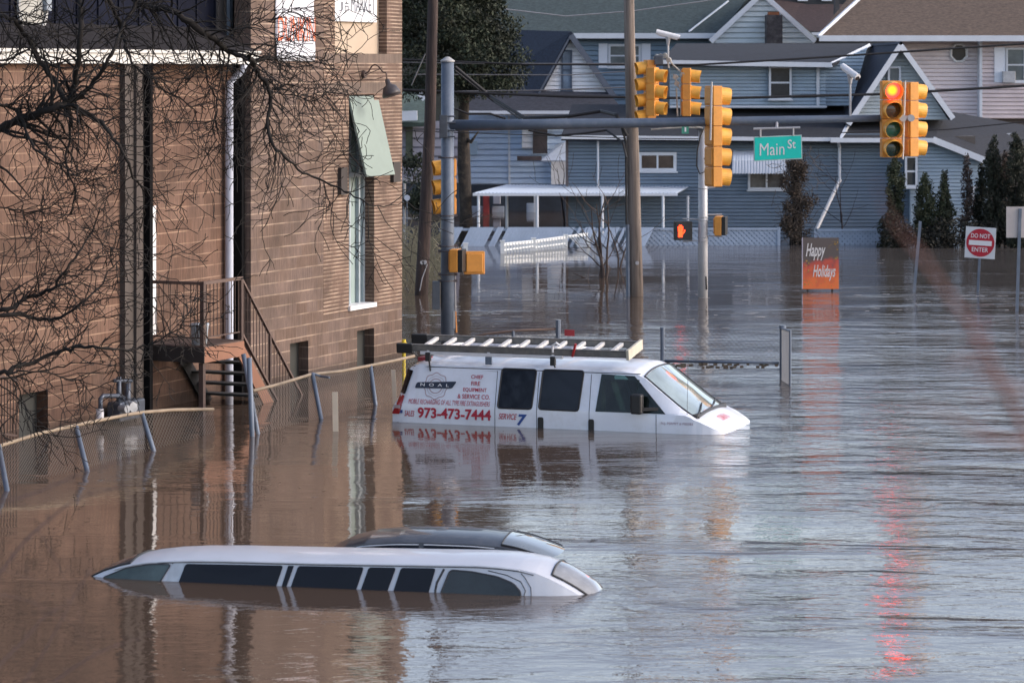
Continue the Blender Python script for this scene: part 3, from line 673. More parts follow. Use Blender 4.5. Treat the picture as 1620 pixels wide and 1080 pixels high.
# windscreen
wsg = M('windscreen_glass', (.22, .28, .28), .05, .35, 1.3, coat=1)
ws = MB(); n1, n2 = 10, 14
for i in range(n1+1):
    for j in range(n2+1):
        a = 4.08+(4.85-4.08)*i/n1; tt = -.93+1.86*j/n2; ws.v.append(tuple(L1.top(a, tt, .008)))
for i in range(n1):
    for j in range(n2): b = i*(n2+1)+j; ws.f.append((b, b+n2+1, b+n2+2, b+1))
ws_o = ws.build('windscreen', wsg, van, smooth=True)
MB().tube([L1.top(4.06, t, .01) for t in np.linspace(-.96, .96, 14)], .014, 5).tube([L1.top(4.06+i*.81/9, -.96, .008) for i in range(10)], .014, 5).tube([L1.top(4.06+i*.81/9, .96, .008) for i in range(10)], .014, 5).build('seal', black, ws_o)
wp_ = MB()
for i, j in ((4.85, -.9), (4.85, 0.0)):
    wp_.tube([L1.top(i+.03, j+.02, .03), L1.top(i+.0, j+.35, .04), L1.top(i-.08, j+.75, .03)], .012, 5)
wp_.tube([L1.top(4.89, t, .012) for t in np.linspace(-.93, .93, 12)], .03, 5).build('wiper', black, van)
# trims and seams on the near side
sm = MB()
def seam(pts, r=.005): sm.tube([L1.side(a, z, True, .001) for a, z in pts], r, 4, cap=False)
for px in (783, 849, 932, 1038): seam([(va(px), z) for z in (-.1, .1, .28, .5, .7, .84 if px < 1000 else .3)][:6 if px < 1000 else 3])
seam([(a, .865) for a in np.linspace(.3, 4.0, 14)], .007)
seam([(va(648), .83), (va(783), .83)], .003)
sm.build('panel_seam', M('seam', (.04, .045, .055), .8), van)
for px in (855, 935): side_panel('door_handle', [(va(px-4), -.05), (va(px+5), -.05), (va(px+5), .17), (va(px-4), .17)], black, .012, .03)
mr = MB(); c = L1.side(va(1012), .42, True, .15); mr.box(c.x-.10, c.x+.08, c.y-.08, c.y+.08, c.z-.13, c.z+.17).build('wing_mirror', black, van, bevel=.03)
MB().bar(L1.side(va(1040), .36, True, 0), (c.x+.02, c.y, c.z-.06), .05, .05).build('mirror_arm', black, van)
# tail lamp and rear pillar
tl = [(-.005, .0), (.05, .0), (.16, .45), (.10, .47), (.02, .25)]
side_panel('tail_lamp', [(.0, .13), (.13, .13), (.20, .42), (.06, .42)], M('lamp_red', (.32, .012, .02), .15, .1, coat=.5), .022, .02)
side_panel('rear_glass_edge', [(.065, .44), (.20, .44), (.31, .80), (.185, .82)], glass_d, .02, .02)
side_panel('reverse_lamp', [(.025, .22), (.145, .22), (.155, .27), (.04, .27)], M('lamp_clear', (.45, .38, .38), .2), .027, .01)
MB().box(.30, .46, .35, .6, .93, .985).build('roof_marker', M('marker_red', (.30, .03, .04), .5), van, label='red roof marker')
# aerial
MB().tube([L1.side(va(1085), .22, True, -.06), L1.side(va(1085), .22, True, -.06)+Vector((.02, 0, .95))], .0035, 5).build('aerial', black, van)
# lettering
F2 = SP(.009)
def vtext(s, x0, y0, x1, y1, mat, bold=0, shear=0): 
    xm = (x0+x1)/2; return decal('lettering', s, (va(x0), va(x1), vz(xm, y1), vz(xm, y0)), F2, mat, van, bold, shear)
vtext('973-473-7444', 661, 646, 777, 663, red, .03)
vtext('SALES', 640, 649, 656, 658, red, .01, .3)
vtext('SERVICE', 789, 654, 818, 663, red, .01, .3)
vtext('7', 818, 655, 834, 673, bluem, .04, .25)
vtext('CHIEF', 742, 594, 761, 600, red, .01); vtext('FIRE', 743, 604, 757, 610.5, red, .01)
vtext('EQUIPMENT', 731, 614, 768, 621, red, .01); vtext('& SERVICE CO.', 723, 624, 774, 631, red, .01)
vtext('MOBILE RECHARGING OF ALL TYPE FIRE EXTINGUISHERS', 646, 633, 775, 640.5, red, .0, .2)
vtext('N.J. PERMIT # P00383', 1046, 668, 1096, 673, M('faded_text', (.30, .20, .26), .6), 0)
side_panel('blue_flash', q4(629, 648, 637, 653), bluem, .009, .01)
# emblem: faint Maltese ring with navy band
pale = M('faded_red_print', (.42, .34, .38), .6, .2)
ex, ez = va(687), vz(687, 611); em = MB()
def ringp(r0, r1, k0=0, lob=0):
    for i in range(48):
        a0, a1 = [(i+d)*math.pi*2/48 for d in (0, 1)]; b = len(em.v)
        def R_(a, r): return r*(1+lob*math.cos(a*8))
        for a, r in ((a0, r0), (a1, r0), (a1, r1), (a0, r1)): em.v.append(tuple(F2(ex+R_(a, r)*math.cos(a), ez+R_(a, r)*math.sin(a))))
        em.f.append((b, b+1, b+2, b+3))
ringp(.185, .20, lob=.06); ringp(.10, .115); ringp(.145, .15, lob=.03)
em.build('emblem', pale, van)
band = [(va(654), vz(654, 614)), (va(657), vz(657, 605)), (va(720), vz(720, 604)), (va(713), vz(713, 615))]
side_panel('emblem_band', band, navy, .011, .03)
decal('lettering', 'N  O  A  L', (va(663), va(708), vz(685, 611.5), vz(685, 607)), SP(.014), white, van, .01)
# bonnet lettering
decal('lettering', 'COMPANY', (-.4, .15, 5.05, 5.17), lambda u, v: L1.top(v, u, .01), M('hood_print', (.5, .2, .24), .6), van, .02)
# roof rack
rk = thing('roof_rack', 'white roof rack bars with black clamps bolted along the roof of the van', 'roof rack', (-1.876, VY, 0), VA)
rz_ = 1.08
rb = MB()
for y in (.16, 1.84): rb.bar((.42, y, rz_), (2.75, y, rz_), .05, .05)
for a in (.55, 1.55, 2.6): rb.bar((a, .14, rz_+.02), (a, 1.86, rz_+.02), .04, .04)
rb.build('rack_bars', M('rack_white', (.62, .63, .66), .4), rk)
for a in (.55, 2.6):
    for y in (.14, 1.86): MB().box(a-.04, a+.04, y-.03, y+.05, .95, rz_+.01).bar((a+.03, y-.03, .97), (a+.05, y-.03, .80 if a < 1 else .92), .025, .025).build('clamp', black, rk, bevel=.01)
for y in (.13, 1.83): MB().box(1.5, 1.60, y, y+.04, .93, 1.05).build('bracket', steel, rk)
# ladder lying on the rack
ld = thing('ladder', 'long grey extension ladder lying flat on the white van roof rack', 'ladder', (-1.876, VY, 0), VA)
ld.rotation_euler[0] = rad(8)
la0, la1, lz = .14, 3.80, 1.07
railm = M('ladder_rail', (.13, .13, .125), .6, .3, 9, dirt=(.3, .25, .2), dirt_scale=6)
for y in (.32, .98):
    MB().box(la0, la1, y-.02, y+.02, lz, lz+.10).box(la0, la1, y-.02, y+.055, lz, lz+.012).box(la0, la1, y-.02, y+.055, lz+.09, lz+.10).build('rail', railm, ld)
rg = M('rung_alu', (.58, .57, .55), .5, .15, 10)
for i in range(11):
    a = .46+i*.305; MB().box(a-.035, a+.035, .34, .96, lz+.03, lz+.085).build('rung', rg, ld, bevel=.012)
MB().box(la1-.02, la1+.03, .27, 1.03, lz-.03, lz+.13).build('end_plate', M('end_cream', (.50, .48, .40), .6), ld, bevel=.01)
for y in (.32, .98): MB().box(la0-.12, la0+.15, y-.035, y+.035, lz-.04, lz+.115).build('foot', black, ld, bevel=.015)
MB().bar((2.92, .28, lz+.0), (2.98, .28, lz+.2), .03, .04).build('strap_clip', M('clip_red', (.35, .02, .02), .5), ld)
MB().tube([(2.6, .3, lz+.05), (2.6, .3, lz+.16), (2.66, .3, lz+.2), (2.72, .3, lz+.16)], .02, 6).build('hook', white, ld)
yf = thing('hydrant_top', 'small yellow fixture showing above the water behind the tail of the ladder', 'marker')
q = MB(); c = P(639, 546, 50.5); q.disc(c, .055, (0, 0, 1), .10, 10).disc(c+Vector((0, 0, .07)), .035, (0, 0, 1), .06, 10).disc(c+Vector((.03, -.06, .0)), .03, (0, 1, 0), .05, 8).tube([c, (c.x, c.y, -.3)], .03, 8)
q.build('body', M('hydrant_yellow', (.55, .42, .03), .6), yf)

# ---- white stretch limousine
LYv, LX, LAng = 31.43, -4.578, rad(-12.5)
ca, sa = math.cos(LAng), -math.sin(LAng)
limo = thing('white_limousine', 'long white stretch limousine sunk to its windows, only roof and glass above the water', 'limousine', (LX, LYv, 0), LAng)
def lla(px): t = (px-810)/F; return (t*LYv-LX)/(ca+sa*t)
def llz(px, py): return CH-(py-HZ)*(LYv-sa*lla(px))/F
la_ = [-.25, 0, .12, .3, .55, .8, 1.1, 1.5, 2.5, 3.6, 4.3, 4.55, 4.75, 4.92, 5.06, 5.2, 5.32, 5.48, 5.62]
K_ = .72; k_ = lambda l: [v*K_ for v in l]
L2 = Loft(.56, la_,
    k_([.68, .74, .77, .79, .81, .82, .83, .84, .86, .86, .86, .86, .85, .84, .82, .79, .75, .70, .60]),
    k_([.56, .58, .60, .61, .62, .63, .64, .65, .66, .66, .66, .66, .65, .63, .61, .58, .54, .50, .45]),
    [-.16, .00, .055, .115, .175, .205, .225, .238, .252, .275, .290, .282, .262, .225, .17, .10, .03, -.08, -.2],
    [-.14, .03, .09, .165, .225, .262, .285, .300, .315, .335, .350, .348, .335, .31, .275, .225, .16, .06, -.12], zb=-.6, belt=-.3)
L2.zlev = [-.3, -.15, 0, .05, .1, .15, .2]
L2.mesh('body', limo_white, limo)
def lpanel(name, poly, mat, off=.011, r=.04, seal=None, parent=None):
    fn = lambda a, z: L2.side(a, z, True, off)
    p = round_poly(poly, r) if r else poly
    o = patch(MB(), p, fn).build(name, mat, parent or limo, smooth=True)
    if seal: MB().tube(outline(p, fn, 0), seal, 5, cap=False).build('seal', M('seam', (0, 0, 0)), o)
    return o
gd = M('limo_glass', (.003, .004, .009), .07, .2, 3, spec=.22)
def lq(xa, xb, xc, xd, top=None, bot=-.12):
    """bottom-left, bottom-right (waterline columns), top-right, top-left columns"""
    def tp(px): a = lla(px); return (a, L2.g(L2.ze, a)-.035 if top is None else top)
    return [(lla(xa)-.06, bot), (lla(xb)-.06, bot), tp(xc), tp(xd)]
front = [(lla(158), .005), (lla(158)+.0, -.12), (lla(240), -.12), (lla(252), .0), (lla(266), .175), (lla(232), .165), (lla(195), .115)]
lpanel('window', front, M('limo_front_glass', (.035, .055, .055), .06, .5, 2.5), seal=.007, r=.03)
lpanel('window', lq(284, 440, 445, 290), gd, r=.03)
lpanel('window', lq(449, 456, 462, 453), gd, r=.01)
lpanel('window', lq(463, 567, 573, 469), gd, r=.03)
lpanel('window', lq(574, 616, 624, 581), gd, r=.03)
lpanel('window', lq(626, 682, 687, 632), gd, r=.03)
rw = [(lla(697), -.12), (lla(697)+.0, .0), (lla(710), .235), (lla(745), .225), (lla(785), .185), (lla(810), .125), (lla(823), .04), (lla(824), -.12)]
lpanel('window', rw, M('limo_rear_glass', (.011, .016, .018), .07, .5, 3), r=.04, seal=.009)
# roof joint, drip rail, pillar covers and door seams
sm = MB(); e = lambda a, d=.0, off=.004: L2.side(a, L2.g(L2.ze, a)-d, True, off)
sm.tube([e(a, .022) for a in np.linspace(.75, 4.9, 30)], .005, 4)
sm.tube([L2.side(lla(x), z, True, .003) for x, z in ((826, -.05), (830, .05), (822, .14), (800, .20), (770, .24))], .005, 4)
sm.tube([L2.side(lla(x), z, True, .003) for x, z in ((689, -.05), (688, .02), (690, .10), (700, .24))], .012, 4)
sm.tube([L2.side(lla(x), z, True, .003) for x, z in ((840, -.05), (838, .08), (828, .18), (822, .22))], .004, 4)
sm.tube([L2.side(lla(x), z, True, .003) for x, z in ((268, .18), (273, .215))], .006, 4)
sm.build('panel_seam', M('seam', (0, 0, 0)), limo)
lpanel('pillar_cover', [(lla(257), -.12), (lla(283), -.12), (lla(288), .195), (lla(268), .195)], M('pillar_silver', (.42, .47, .53), .35, .15, 9), r=.02, off=.004)
dr = MB(); dr.tube([e(a, .008, .01) for a in np.linspace(.25, 4.75, 40)], .011, 5)
dr.build('drip_rail', M('trim_silver', (.5, .54, .6), .3, .1), limo)
# back glass and windscreen on the top surface
def topgrid(Lo, name, mat, parent, a0, a1, t0, t1, off=.008, n=10, taper=0, seal=.012):
    g = MB(); P_ = lambda i, j: Lo.top(a0+(a1-a0)*i/n, (t0+(t1-t0)*j/n)*(1-taper*(1-i/n)), off)
    for i in range(n+1):
        for j in range(n+1): g.v.append(tuple(P_(i, j)))
    for i in range(n):
        for j in range(n): b = i*(n+1)+j; g.f.append((b, b+n+1, b+n+2, b+1))
    o = g.build(name, mat, parent, smooth=True)
    ed = [P_(0, j) for j in range(n+1)]+[P_(i, n) for i in range(1, n+1)]+[P_(n, j) for j in range(n-1, -1, -1)]+[P_(i, 0) for i in range(n-1, -1, -1)]
    MB().tube(ed, seal, 5, cap=False).build('seal', black, o); return o
topgrid(L2, 'rear_window', M('back_glass', (.22, .23, .24), .06, .5, 2.2, coat=1), limo, 5.08, 5.60, -.86, .86, taper=.0)
topgrid(L2, 'windscreen', M('limo_screen', (.03, .04, .05), .06, .3, 2), limo, -.1, .42, -.93, .93)

# ---- dark car behind the limousine
dk = thing('dark_sedan', 'dark grey car sunk to its roof just behind the white limousine', 'car', (XX(512, 33.0), 33.0, -.03), rad(-10))
da = [-.15, 0, .2, .45, .8, 1.2, 1.7, 2.0, 2.2, 2.45, 2.7, 2.95]
L3 = Loft(.66, da, [.45, .5, .58, .62, .66, .68, .68, .67, .66, .64, .62, .6], [.36, .42, .48, .52, .54, .55, .55, .54, .54, .52, .50, .5],
          [-.2, .02, .09, .14, .17, .18, .175, .155, .12, .045, -.04, -.15], [-.2, .04, .14, .205, .24, .25, .24, .215, .18, .10, .0, -.12], zb=-.6, belt=-.3)
L3.zlev = [-.3, -.15, 0, .05, .1]
L3.mesh('body', M('dark_car_paint', (.022, .023, .028), .36, .15, 3, coat=.5, dirt=(.12, .12, .12), dirt_scale=5, dirt_amt=.35), dk)
for a0, a1 in ((.35, 1.08), (1.14, 1.95)):
    fn = lambda a, z: L3.side(a, z, True, .005)
    p = [(a0, -.1), (a1, -.1), (a1, L3.g(L3.ze, a1)-.03), ((a0+a1)/2, L3.g(L3.ze, (a0+a1)/2)-.028), (a0, L3.g(L3.ze, a0)-.03)]
    o = patch(MB(), p, fn).build('window', gd, dk, smooth=True)
    MB().tube([fn(a, L3.g(L3.ze, a)-.022) for a in np.linspace(a0, a1, 10)], .006, 4).build('trim', M('trim_silver', (0, 0, 0)), o)
topgrid(L3, 'windscreen', M('sedan_screen', (.13, .15, .16), .06, .3, 2, coat=1), dk, 2.02, 2.72, -.9, .9, seal=.010)

# ================================================================== SIGNALS AND POLES
def lens_mat(name, col, on=0): return emit(name, col, on) if on else M(name, col, .25, .25, 20, coat=.5)
L_amb = lens_mat('lens_amber_off', (.10, .045, .012)); L_grn = lens_mat('lens_green_off', (.008, .10, .07)); L_dkg = lens_mat('lens_dark_green', (.004, .03, .02)); L_redo = lens_mat('lens_red_off', (.10, .012, .01))
def lit_lens():
    m = bpy.data.materials.new('lens_red_lit'); m.use_nodes = True; t = m.node_tree; b = t.nodes['Principled BSDF']
    tc = N(t, 'ShaderNodeTexCoord'); ln = N(t, 'ShaderNodeVectorMath', operation='LENGTH'); t.links.new(tc.outputs['Object'], ln.inputs[0])
    r = N(t, 'ShaderNodeValToRGB'); r.color_ramp.elements[0].color = (1, .085, .002, 1); r.color_ramp.elements[0].position = .045; r.color_ramp.elements[1].color = (1, .010, .008, 1); r.color_ramp.elements[1].position = .125
    t.links.new(ln.outputs['Value'], r.inputs[0]); t.links.new(r.outputs[0], b.inputs['Emission Color']); b.inputs['Emission Strength'].default_value = 10.0; b.inputs['Base Color'].default_value = (.3, .02, .01, 1)
    return m
L_on = lit_lens()
def signal_head(label, loc, rz, sec, lenses, pitch=.355, group=None, w=.36, vis=.26):
    """loc is the top centre of the housing; the lenses look along local -Y"""
    o = thing('traffic_signal', label, 'traffic light', loc, rz, group)
    for i in range(sec):
        z1 = -i*pitch; z0 = z1-pitch+.008
        MB().box(-w/2, w/2, 0, .2, z0, z1).box(-w/2+.03, w/2-.03, .2, .225, z0+.03, z1-.03).build('housing', yellow, o, bevel=.014)
        c = (z0+z1)/2; r = .148 if w < .40 else .170
        l = MB(); nseg = 24
        l.add([(0, -.03, 0)]+[(r*.5*math.cos(a*math.pi/12), -.02, r*.5*math.sin(a*math.pi/12)) for a in range(24)]+[(r*math.cos(a*math.pi/12), .0, r*math.sin(a*math.pi/12)) for a in range(24)],
              [(0, 1+(a+1) % 24, 1+a) for a in range(24)]+[(1+a, 1+(a+1) % 24, 25+(a+1) % 24, 25+a) for a in range(24)])
        lo = l.build('lens', lenses[i], o, smooth=True); lo.location = (0, -.012, c)
        v = MB(); k = 22; a0, a1 = -.72*math.pi/2, math.pi+.72*math.pi/2; tilt = -.03
        for j in range(k+1):
            a = a0+(a1-a0)*j/k; f_ = .82+.18*max(0, math.sin(a))
            for rr in (r+.012, r+.004):
                v.v.append((rr*math.cos(a), 0, c+rr*math.sin(a))); v.v.append((rr*math.cos(a), -vis*f_, c+rr*math.sin(a)+tilt*f_))
        for j in range(k):
            b = j*4; v.f += [(b, b+1, b+5, b+4), (b+2, b+6, b+7, b+3), (b+1, b+3, b+7, b+5), (b, b+4, b+6, b+2)]
        v.f += [(0, 2, 3, 1), (k*4, k*4+1, k*4+3, k*4+2)]
        v.build('visor', M('visor_gold', (.80, .40, .06), .5, .12, 5, dirt=(.4, .2, .05), dirt_scale=7, dirt_amt=.4), o, smooth=False)
    return o
rz_vis = True
# main mast-arm pole
YP = DW(541)
mp_ = thing('mast_arm_pole', 'tall blue grey steel pole with a long horizontal arm across the flooded road', 'signal pole')
pb = P(708, 541, YP)
MB().tube([(pb.x, YP, -1), (pb.x, YP, ZZ(98, YP))], [.137, .128], 24).build('pole', steel, mp_, smooth=True)
MB().tube([(pb.x, YP, ZZ(98, YP)), (pb.x, YP, ZZ(96, YP)), (pb.x, YP, ZZ(90, YP))], [.145, .145, .03], 20).build('cap', M('cap_steel', (.36, .37, .38), .5), mp_)
MB().tube([P(712, 199, YP-.02), P(880, 196.5, YP-.1), P(1060, 194, YP-.2), P(1240, 190, YP-.3), P(1392, 187, YP-.4)], [.115, .105, .092, .08, .068], 20).build('arm', steel, mp_, smooth=True)
cl = MB()
for y in (184, 194, 206, 216): cl.tube([(pb.x-.15+.0, YP-.15, ZZ(y, YP)), (pb.x+.16, YP-.15, ZZ(y, YP))], .02, 6)
cl.box(pb.x-.16, pb.x+.0, YP-.17, YP-.1, ZZ(218, YP), ZZ(182, YP)).build('arm_clamp', M('clamp_dark', (.06, .075, .10), .6, .3), mp_, bevel=.01)
rg_ = MB()
for y in (249, 341, 389, 397, 434, 444): rg_.tube([(pb.x+.143*math.cos(a*math.pi/8), YP+.143*math.sin(a*math.pi/8), ZZ(y, YP)) for a in range(17)], .010, 5).box(pb.x-.19, pb.x-.12, YP-.03, YP+.03, ZZ(y+2, YP), ZZ(y-2, YP)).box(pb.x+.12, pb.x+.2, YP-.03, YP+.03, ZZ(y+2, YP), ZZ(y-2, YP))
rg_.build('strap', M('strap_brown', (.10, .085, .09), .6), mp_)
MB().box(XX(684, YP), XX(696, YP), YP-.1, YP+.1, ZZ(489, YP), ZZ(445, YP)).build('junction_box', M('box_grey', (.09, .11, .14), .6), mp_, bevel=.01)
MB().tube([P(720, 420, YP), P(721, 492, YP)], .012, 6).box(XX(717, YP), XX(720, YP), YP-.08, YP+.0, ZZ(519, YP), ZZ(492, YP)).build('conduit', steel_l, mp_)
MB().tube([P(721, 492, YP), P(722, 518, YP), P(722, 526, YP)], [.012, .016, .024], 6).build('button_tip', M('orange_tip', (.55, .22, .05), .6), mp_)
# red signal pair at the arm's end
signal_head('traffic light with its top red lamp lit at the end of the mast arm', P(1411, 128, YP-.55), rad(6), 4, [L_on, L_amb, L_grn, L_dkg], .385, w=.40)
signal_head('unlit yellow traffic light facing right, beside the lit red signal at the arm end', P(1446, 130, YP-.25), rad(116), 4, [L_redo, L_amb, L_grn, L_dkg], .375, w=.34)
hb = thing('signal_bracket', 'vertical steel bracket joining the two traffic lights at the mast arm end', 'bracket')
MB().tube([P(1432, 128, YP-.6), P(1428, 252, YP-.6)], .022, 8).disc(P(1428, 187, YP-.62), .07, (0, 1, 0), .1).disc(P(1441, 187, YP-.62), .07, (0, 1, 0), .1).tube([P(1392, 187, YP-.4), P(1440, 187, YP-.5)], .05, 10).build('bracket', steel_l, hb)
# signal hanging at mid arm
signal_head('five lamp yellow traffic light facing right at the middle of the mast arm', P(1136, 136, YP-.35), rad(112), 5, [L_redo, L_amb, L_grn, L_amb, L_grn], .405, w=.40)
q = thing('signal_rod', 'steel rod clamp holding the five lamp signal to the mast arm', 'bracket')
MB().tube([P(1126, 130, YP-.62), P(1124, 222, YP-.62)], .020, 8).disc(P(1125, 194, YP-.3), .13, (1, 0, 0), .08, 14).build('rod', steel_l, q)
# signal behind the main pole
signal_head('yellow traffic light half hidden behind the big steel pole', P(703, 250, YP+.45), rad(-78), 3, [L_redo, L_amb, L_grn], .39, w=.36)
# pedestrian signals on main pole
def ped_box(label, c, rz, lit=False):
    o = thing('pedestrian_signal', label, 'crossing signal', c, rz)
    MB().box(-.21, .21, 0, .17, -.23, .23).box(-.17, .17, .17, .20, -.19, .19).build('housing', yellow if not lit else black, o, bevel=.025)
    MB().box(-.205, .205, -.10, -.003, -.225, .225).build('visor', black, o, bevel=.01)
    if lit:
        hm = emit('hand_lit', (1, .05, .01), 3.0); h = MB(); x, z = -.09, 0
        h.box(x-.055, x+.05, -.106, -.102, -.15, .0)
        for i, (dx, hh) in enumerate(((-.045, .11), (-.015, .15), (.015, .145), (.043, .11))): h.tube([(x+dx, -.104, -.0), (x+dx*1.15, -.104, hh)], .0145, 8)
        h.tube([(x+.04, -.104, -.08), (x+.09, -.104, -.02), (x+.10, -.104, .03)], .016, 8)
        h.build('hand_symbol', hm, o)
    return o
ped_box('yellow crossing signal box seen from behind, right of the steel pole', P(749, 415, YP+.15), rad(188))
ped_box('yellow crossing signal seen edge on, clamped against the steel pole', P(727, 412, YP-.2), rad(80))
# ---- second pole
Y2 = DW(470)
p2 = thing('signal_post', 'slim pale metal signal post standing in water beside the grey wooden pole', 'signal pole')
x2 = XX(1112, Y2)
MB().tube([(x2, Y2, -1), (x2, Y2, ZZ(200, Y2))], [.125, .105], 20).build('pole', steel_l, p2, smooth=True)
k = MB()
for y in (201, 298, 343, 348, 375, 381): k.tube([(x2+.122*math.cos(a*math.pi/8), Y2+.122*math.sin(a*math.pi/8), ZZ(y, Y2)) for a in range(17)], .010, 5)
k.tube([P(1080, 346, Y2), P(1110, 347, Y2)], .018, 6).tube([P(1080, 382, Y2), P(1110, 380, Y2)], .018, 6).tube([P(1112, 340, Y2), P(1142, 339, Y2)], .018, 6).tube([P(1112, 373, Y2), P(1142, 374, Y2)], .018, 6).tube([P(1112, 298, Y2), P(1132, 296, Y2)], .018, 6)
k.build('bracket', steel_l, p2)
MB().tube([P(1113, 205, Y2-.15)]+[P(1108, 215+0, Y2-.15), P(1103, 240, Y2-.15), P(1102, 262, Y2-.15), P(1107, 275, Y2-.15), P(1115, 272, Y2-.15), P(1118, 258, Y2-.15), P(1114, 250, Y2-.15)], .018, 6).build('cable_loop', cable, p2, smooth=True)
MB().disc(P(1110, 202, Y2), .16, (0, 0, 1), .1, 14).build('pole_head', M('clamp_dark', (0, 0, 0)), p2)
MB().tube([P(1117, 437, Y2-.1), P(1118, 458, Y2-.1)], .02, 6).build('drip_wire', cable, p2)
sg = 'yellow traffic lights clustered round the slim post'
for lb, px, py, n, rz, yy in (
    ('four lamp yellow traffic light facing left, leftmost of the cluster over the post', 1021, 95, 4, -78, Y2-.2),
    ('three lamp yellow traffic light facing right, touching the leftmost one of the cluster', 1039, 107, 3, 70, Y2-.75),
    ('three lamp yellow traffic light facing right between the cluster and the camera mast', 1093, 108, 3, 84, Y2-.2)):
    h = signal_head(lb, P(px, py, yy), rad(rz), n, [L_redo, L_amb, L_grn, L_dkg][:n], .388, sg, w=.38)
brs = thing('pipe_bracket', 'tangle of pale pipes and clamps joining the clustered traffic lights', 'bracket')
k = MB()
for a in (((1033, 92), (1045, 86), (1056, 92), (1066, 104), (1082, 118)), ((1056, 90), (1058, 108)), ((1066, 118), (1072, 135), (1084, 152)), ((1078, 120), (1077, 183)), ((1070, 140), (1072, 184)), ((1084, 190), (1100, 200), (1112, 203)), ((1030, 205), (1055, 203), (1080, 202), (1110, 202))):
    k.tube([P(x, y, Y2-.3) for x, y in a], .022, 6)
for x, y in ((1039, 90), (1052, 88), (1058, 95), (1069, 122), (1071, 132), (1080, 118)): k.disc(P(x, y, Y2-.3), .06, (.2, 1, .1), .13, 10)
k.build('pipework', M('pipe_cream', (.36, .35, .32), .6, .3, 9), brs)
MB().box(XX(1034, Y2), XX(1048, Y2), Y2-.45, Y2-.15, ZZ(103, Y2), ZZ(88, Y2)).build('junction_box', M('clamp_dark', (0, 0, 0)), brs, bevel=.02)
ped_box('black crossing signal showing a lit orange red hand, left of the slim post', P(1081, 365, Y2), rad(8), True)
ped_box('yellow and black crossing signal seen edge on, right of the slim post', P(1143, 357, Y2), rad(78))
def camera_box(label, c, rz, mast, pitch):
    o = thing('detection_camera', label, 'camera')
    b = MB(); R = Matrix.Rotation(rz, 4, 'Z') @ Matrix.Rotation(pitch, 4, 'Y'); c = Vector(c)
    def tr(p): return c+R @ Vector(p)
    b.tube([tr((-.24, 0, 0)), tr((.24, 0, 0))], .052, 14).tube([tr((-.30, 0, .03)), tr((.28, 0, .03))], .062, 14)
    b.build('body', white, o, smooth=False)
    MB().tube([tr((.242, 0, 0)), tr((.285, 0, 0))], .045, 14).build('front_glass', black, o)
    MB().tube([c, Vector((c.x, c.y, ZZ(mast, c.y)))], .024, 8).tube([c-Vector((0, 0, .02)), c-Vector((0, 0, .22))], [.07, .03], 10).build('mast', steel_l, o)
    return o
camera_box('white detection camera on a thin mast above the clustered traffic lights', P(1057, 57, Y2-.3), rad(-5), 92, rad(14))
camera_box('white detection camera on a thin mast near the right end of the mast arm', P(1345, 116, YP-.4), rad(-62), 190, rad(22))
tp = thing('green_tag', 'small green square plate hanging under the mast arm by the clustered signals', 'sign')
MB().box(XX(1077, Y2), XX(1088, Y2), Y2-.4, Y2-.38, ZZ(211, Y2), ZZ(199, Y2)).build('plate', M('tag_green', (.05, .26, .19), .6), tp)
decal('arrow', '1', (XX(1081.5, Y2), XX(1084, Y2), ZZ(208, Y2), ZZ(201, Y2)), lambda u, v: (u, Y2-.404, v), white, tp)
# ---- street name sign
sn = thing('street_sign', 'green Main St street sign hanging below the mast arm', 'sign')
YS = YP-.45; sgn = M('sign_green', (.0, .60, .50), .45, .05, 3)
c4 = [P(1194, 218, YS), P(1267, 215, YS), P(1268, 250, YS), P(1194, 254, YS)]
w4 = [P(1192.5, 216.5, YS+.01), P(1268.5, 213.5, YS+.01), P(1269.5, 251.5, YS+.01), P(1192.5, 255.5, YS+.01)]
k = MB(); k.add(w4+[v+Vector((0, .015, 0)) for v in w4], [(0, 1, 2, 3), (7, 6, 5, 4), (0, 4, 5, 1), (1, 5, 6, 2), (2, 6, 7, 3), (3, 7, 4, 0)]); k.build('border', M('sign_border', (.45, .6, .58), .5), sn)
k = MB(); k.add(c4, [(0, 1, 2, 3)]); k.build('panel', sgn, sn)
fnS = lambda u, v: P(u, v, YS-.006)
def stext(s, x0, x1, yb, yt, slope=-.045, bold=.02): 
    return decal('lettering', s, (x0, x1, yb, yt), lambda u, v: P(u, v+(u-1230)*slope, YS-.006), white, sn, bold)
stext('Main', 1202, 1241, 245.5, 226, bold=0); stext('St', 1246, 1259, 236, 222, bold=.01)
MB().tube([P(1192, 204, YS), P(1266, 202, YS)], .022, 8).tube([P(1203, 203, YS), P(1203, 217, YS)], .02, 6).tube([P(1255, 202, YS), P(1255, 215, YS)], .02, 6).tube([P(1229, 203, YS), P(1229, 190, YP-.3)], .03, 8).build('hanger', steel_l, sn)
# ---- do not enter
YD = DW(462)
dn = thing('no_entry_sign', 'square DO NOT ENTER sign on a steel post standing in the flood', 'sign', (XX(1551, YD), YD, ZZ(384, YD)), rad(-14))
dn.rotation_euler[1] = rad(3)
MB().box(-.37, .37, -.012, .0, -.385, .385).build('panel', M('sign_plate', (.60, .63, .66), .5, .05), dn, bevel=.0)
MB().disc((0, -.016, 0), .345, (0, 1, 0), .006, 40).build('disc', M('sign_red', (.42, .01, .03), .45, .06), dn)
MB().box(-.28, .28, -.026, -.021, -.065, .055).build('bar', white, dn)
decal('lettering', 'DO NOT', (-.235, .235, .115, .225), lambda u, v: (u, -.022, v), white, dn, .01)
decal('lettering', 'ENTER', (-.20, .20, -.225, -.115), lambda u, v: (u, -.022, v), white, dn, .01)
MB().box(-.03, .03, .002, .03, -2.4, .36).build('post', steel, dn)
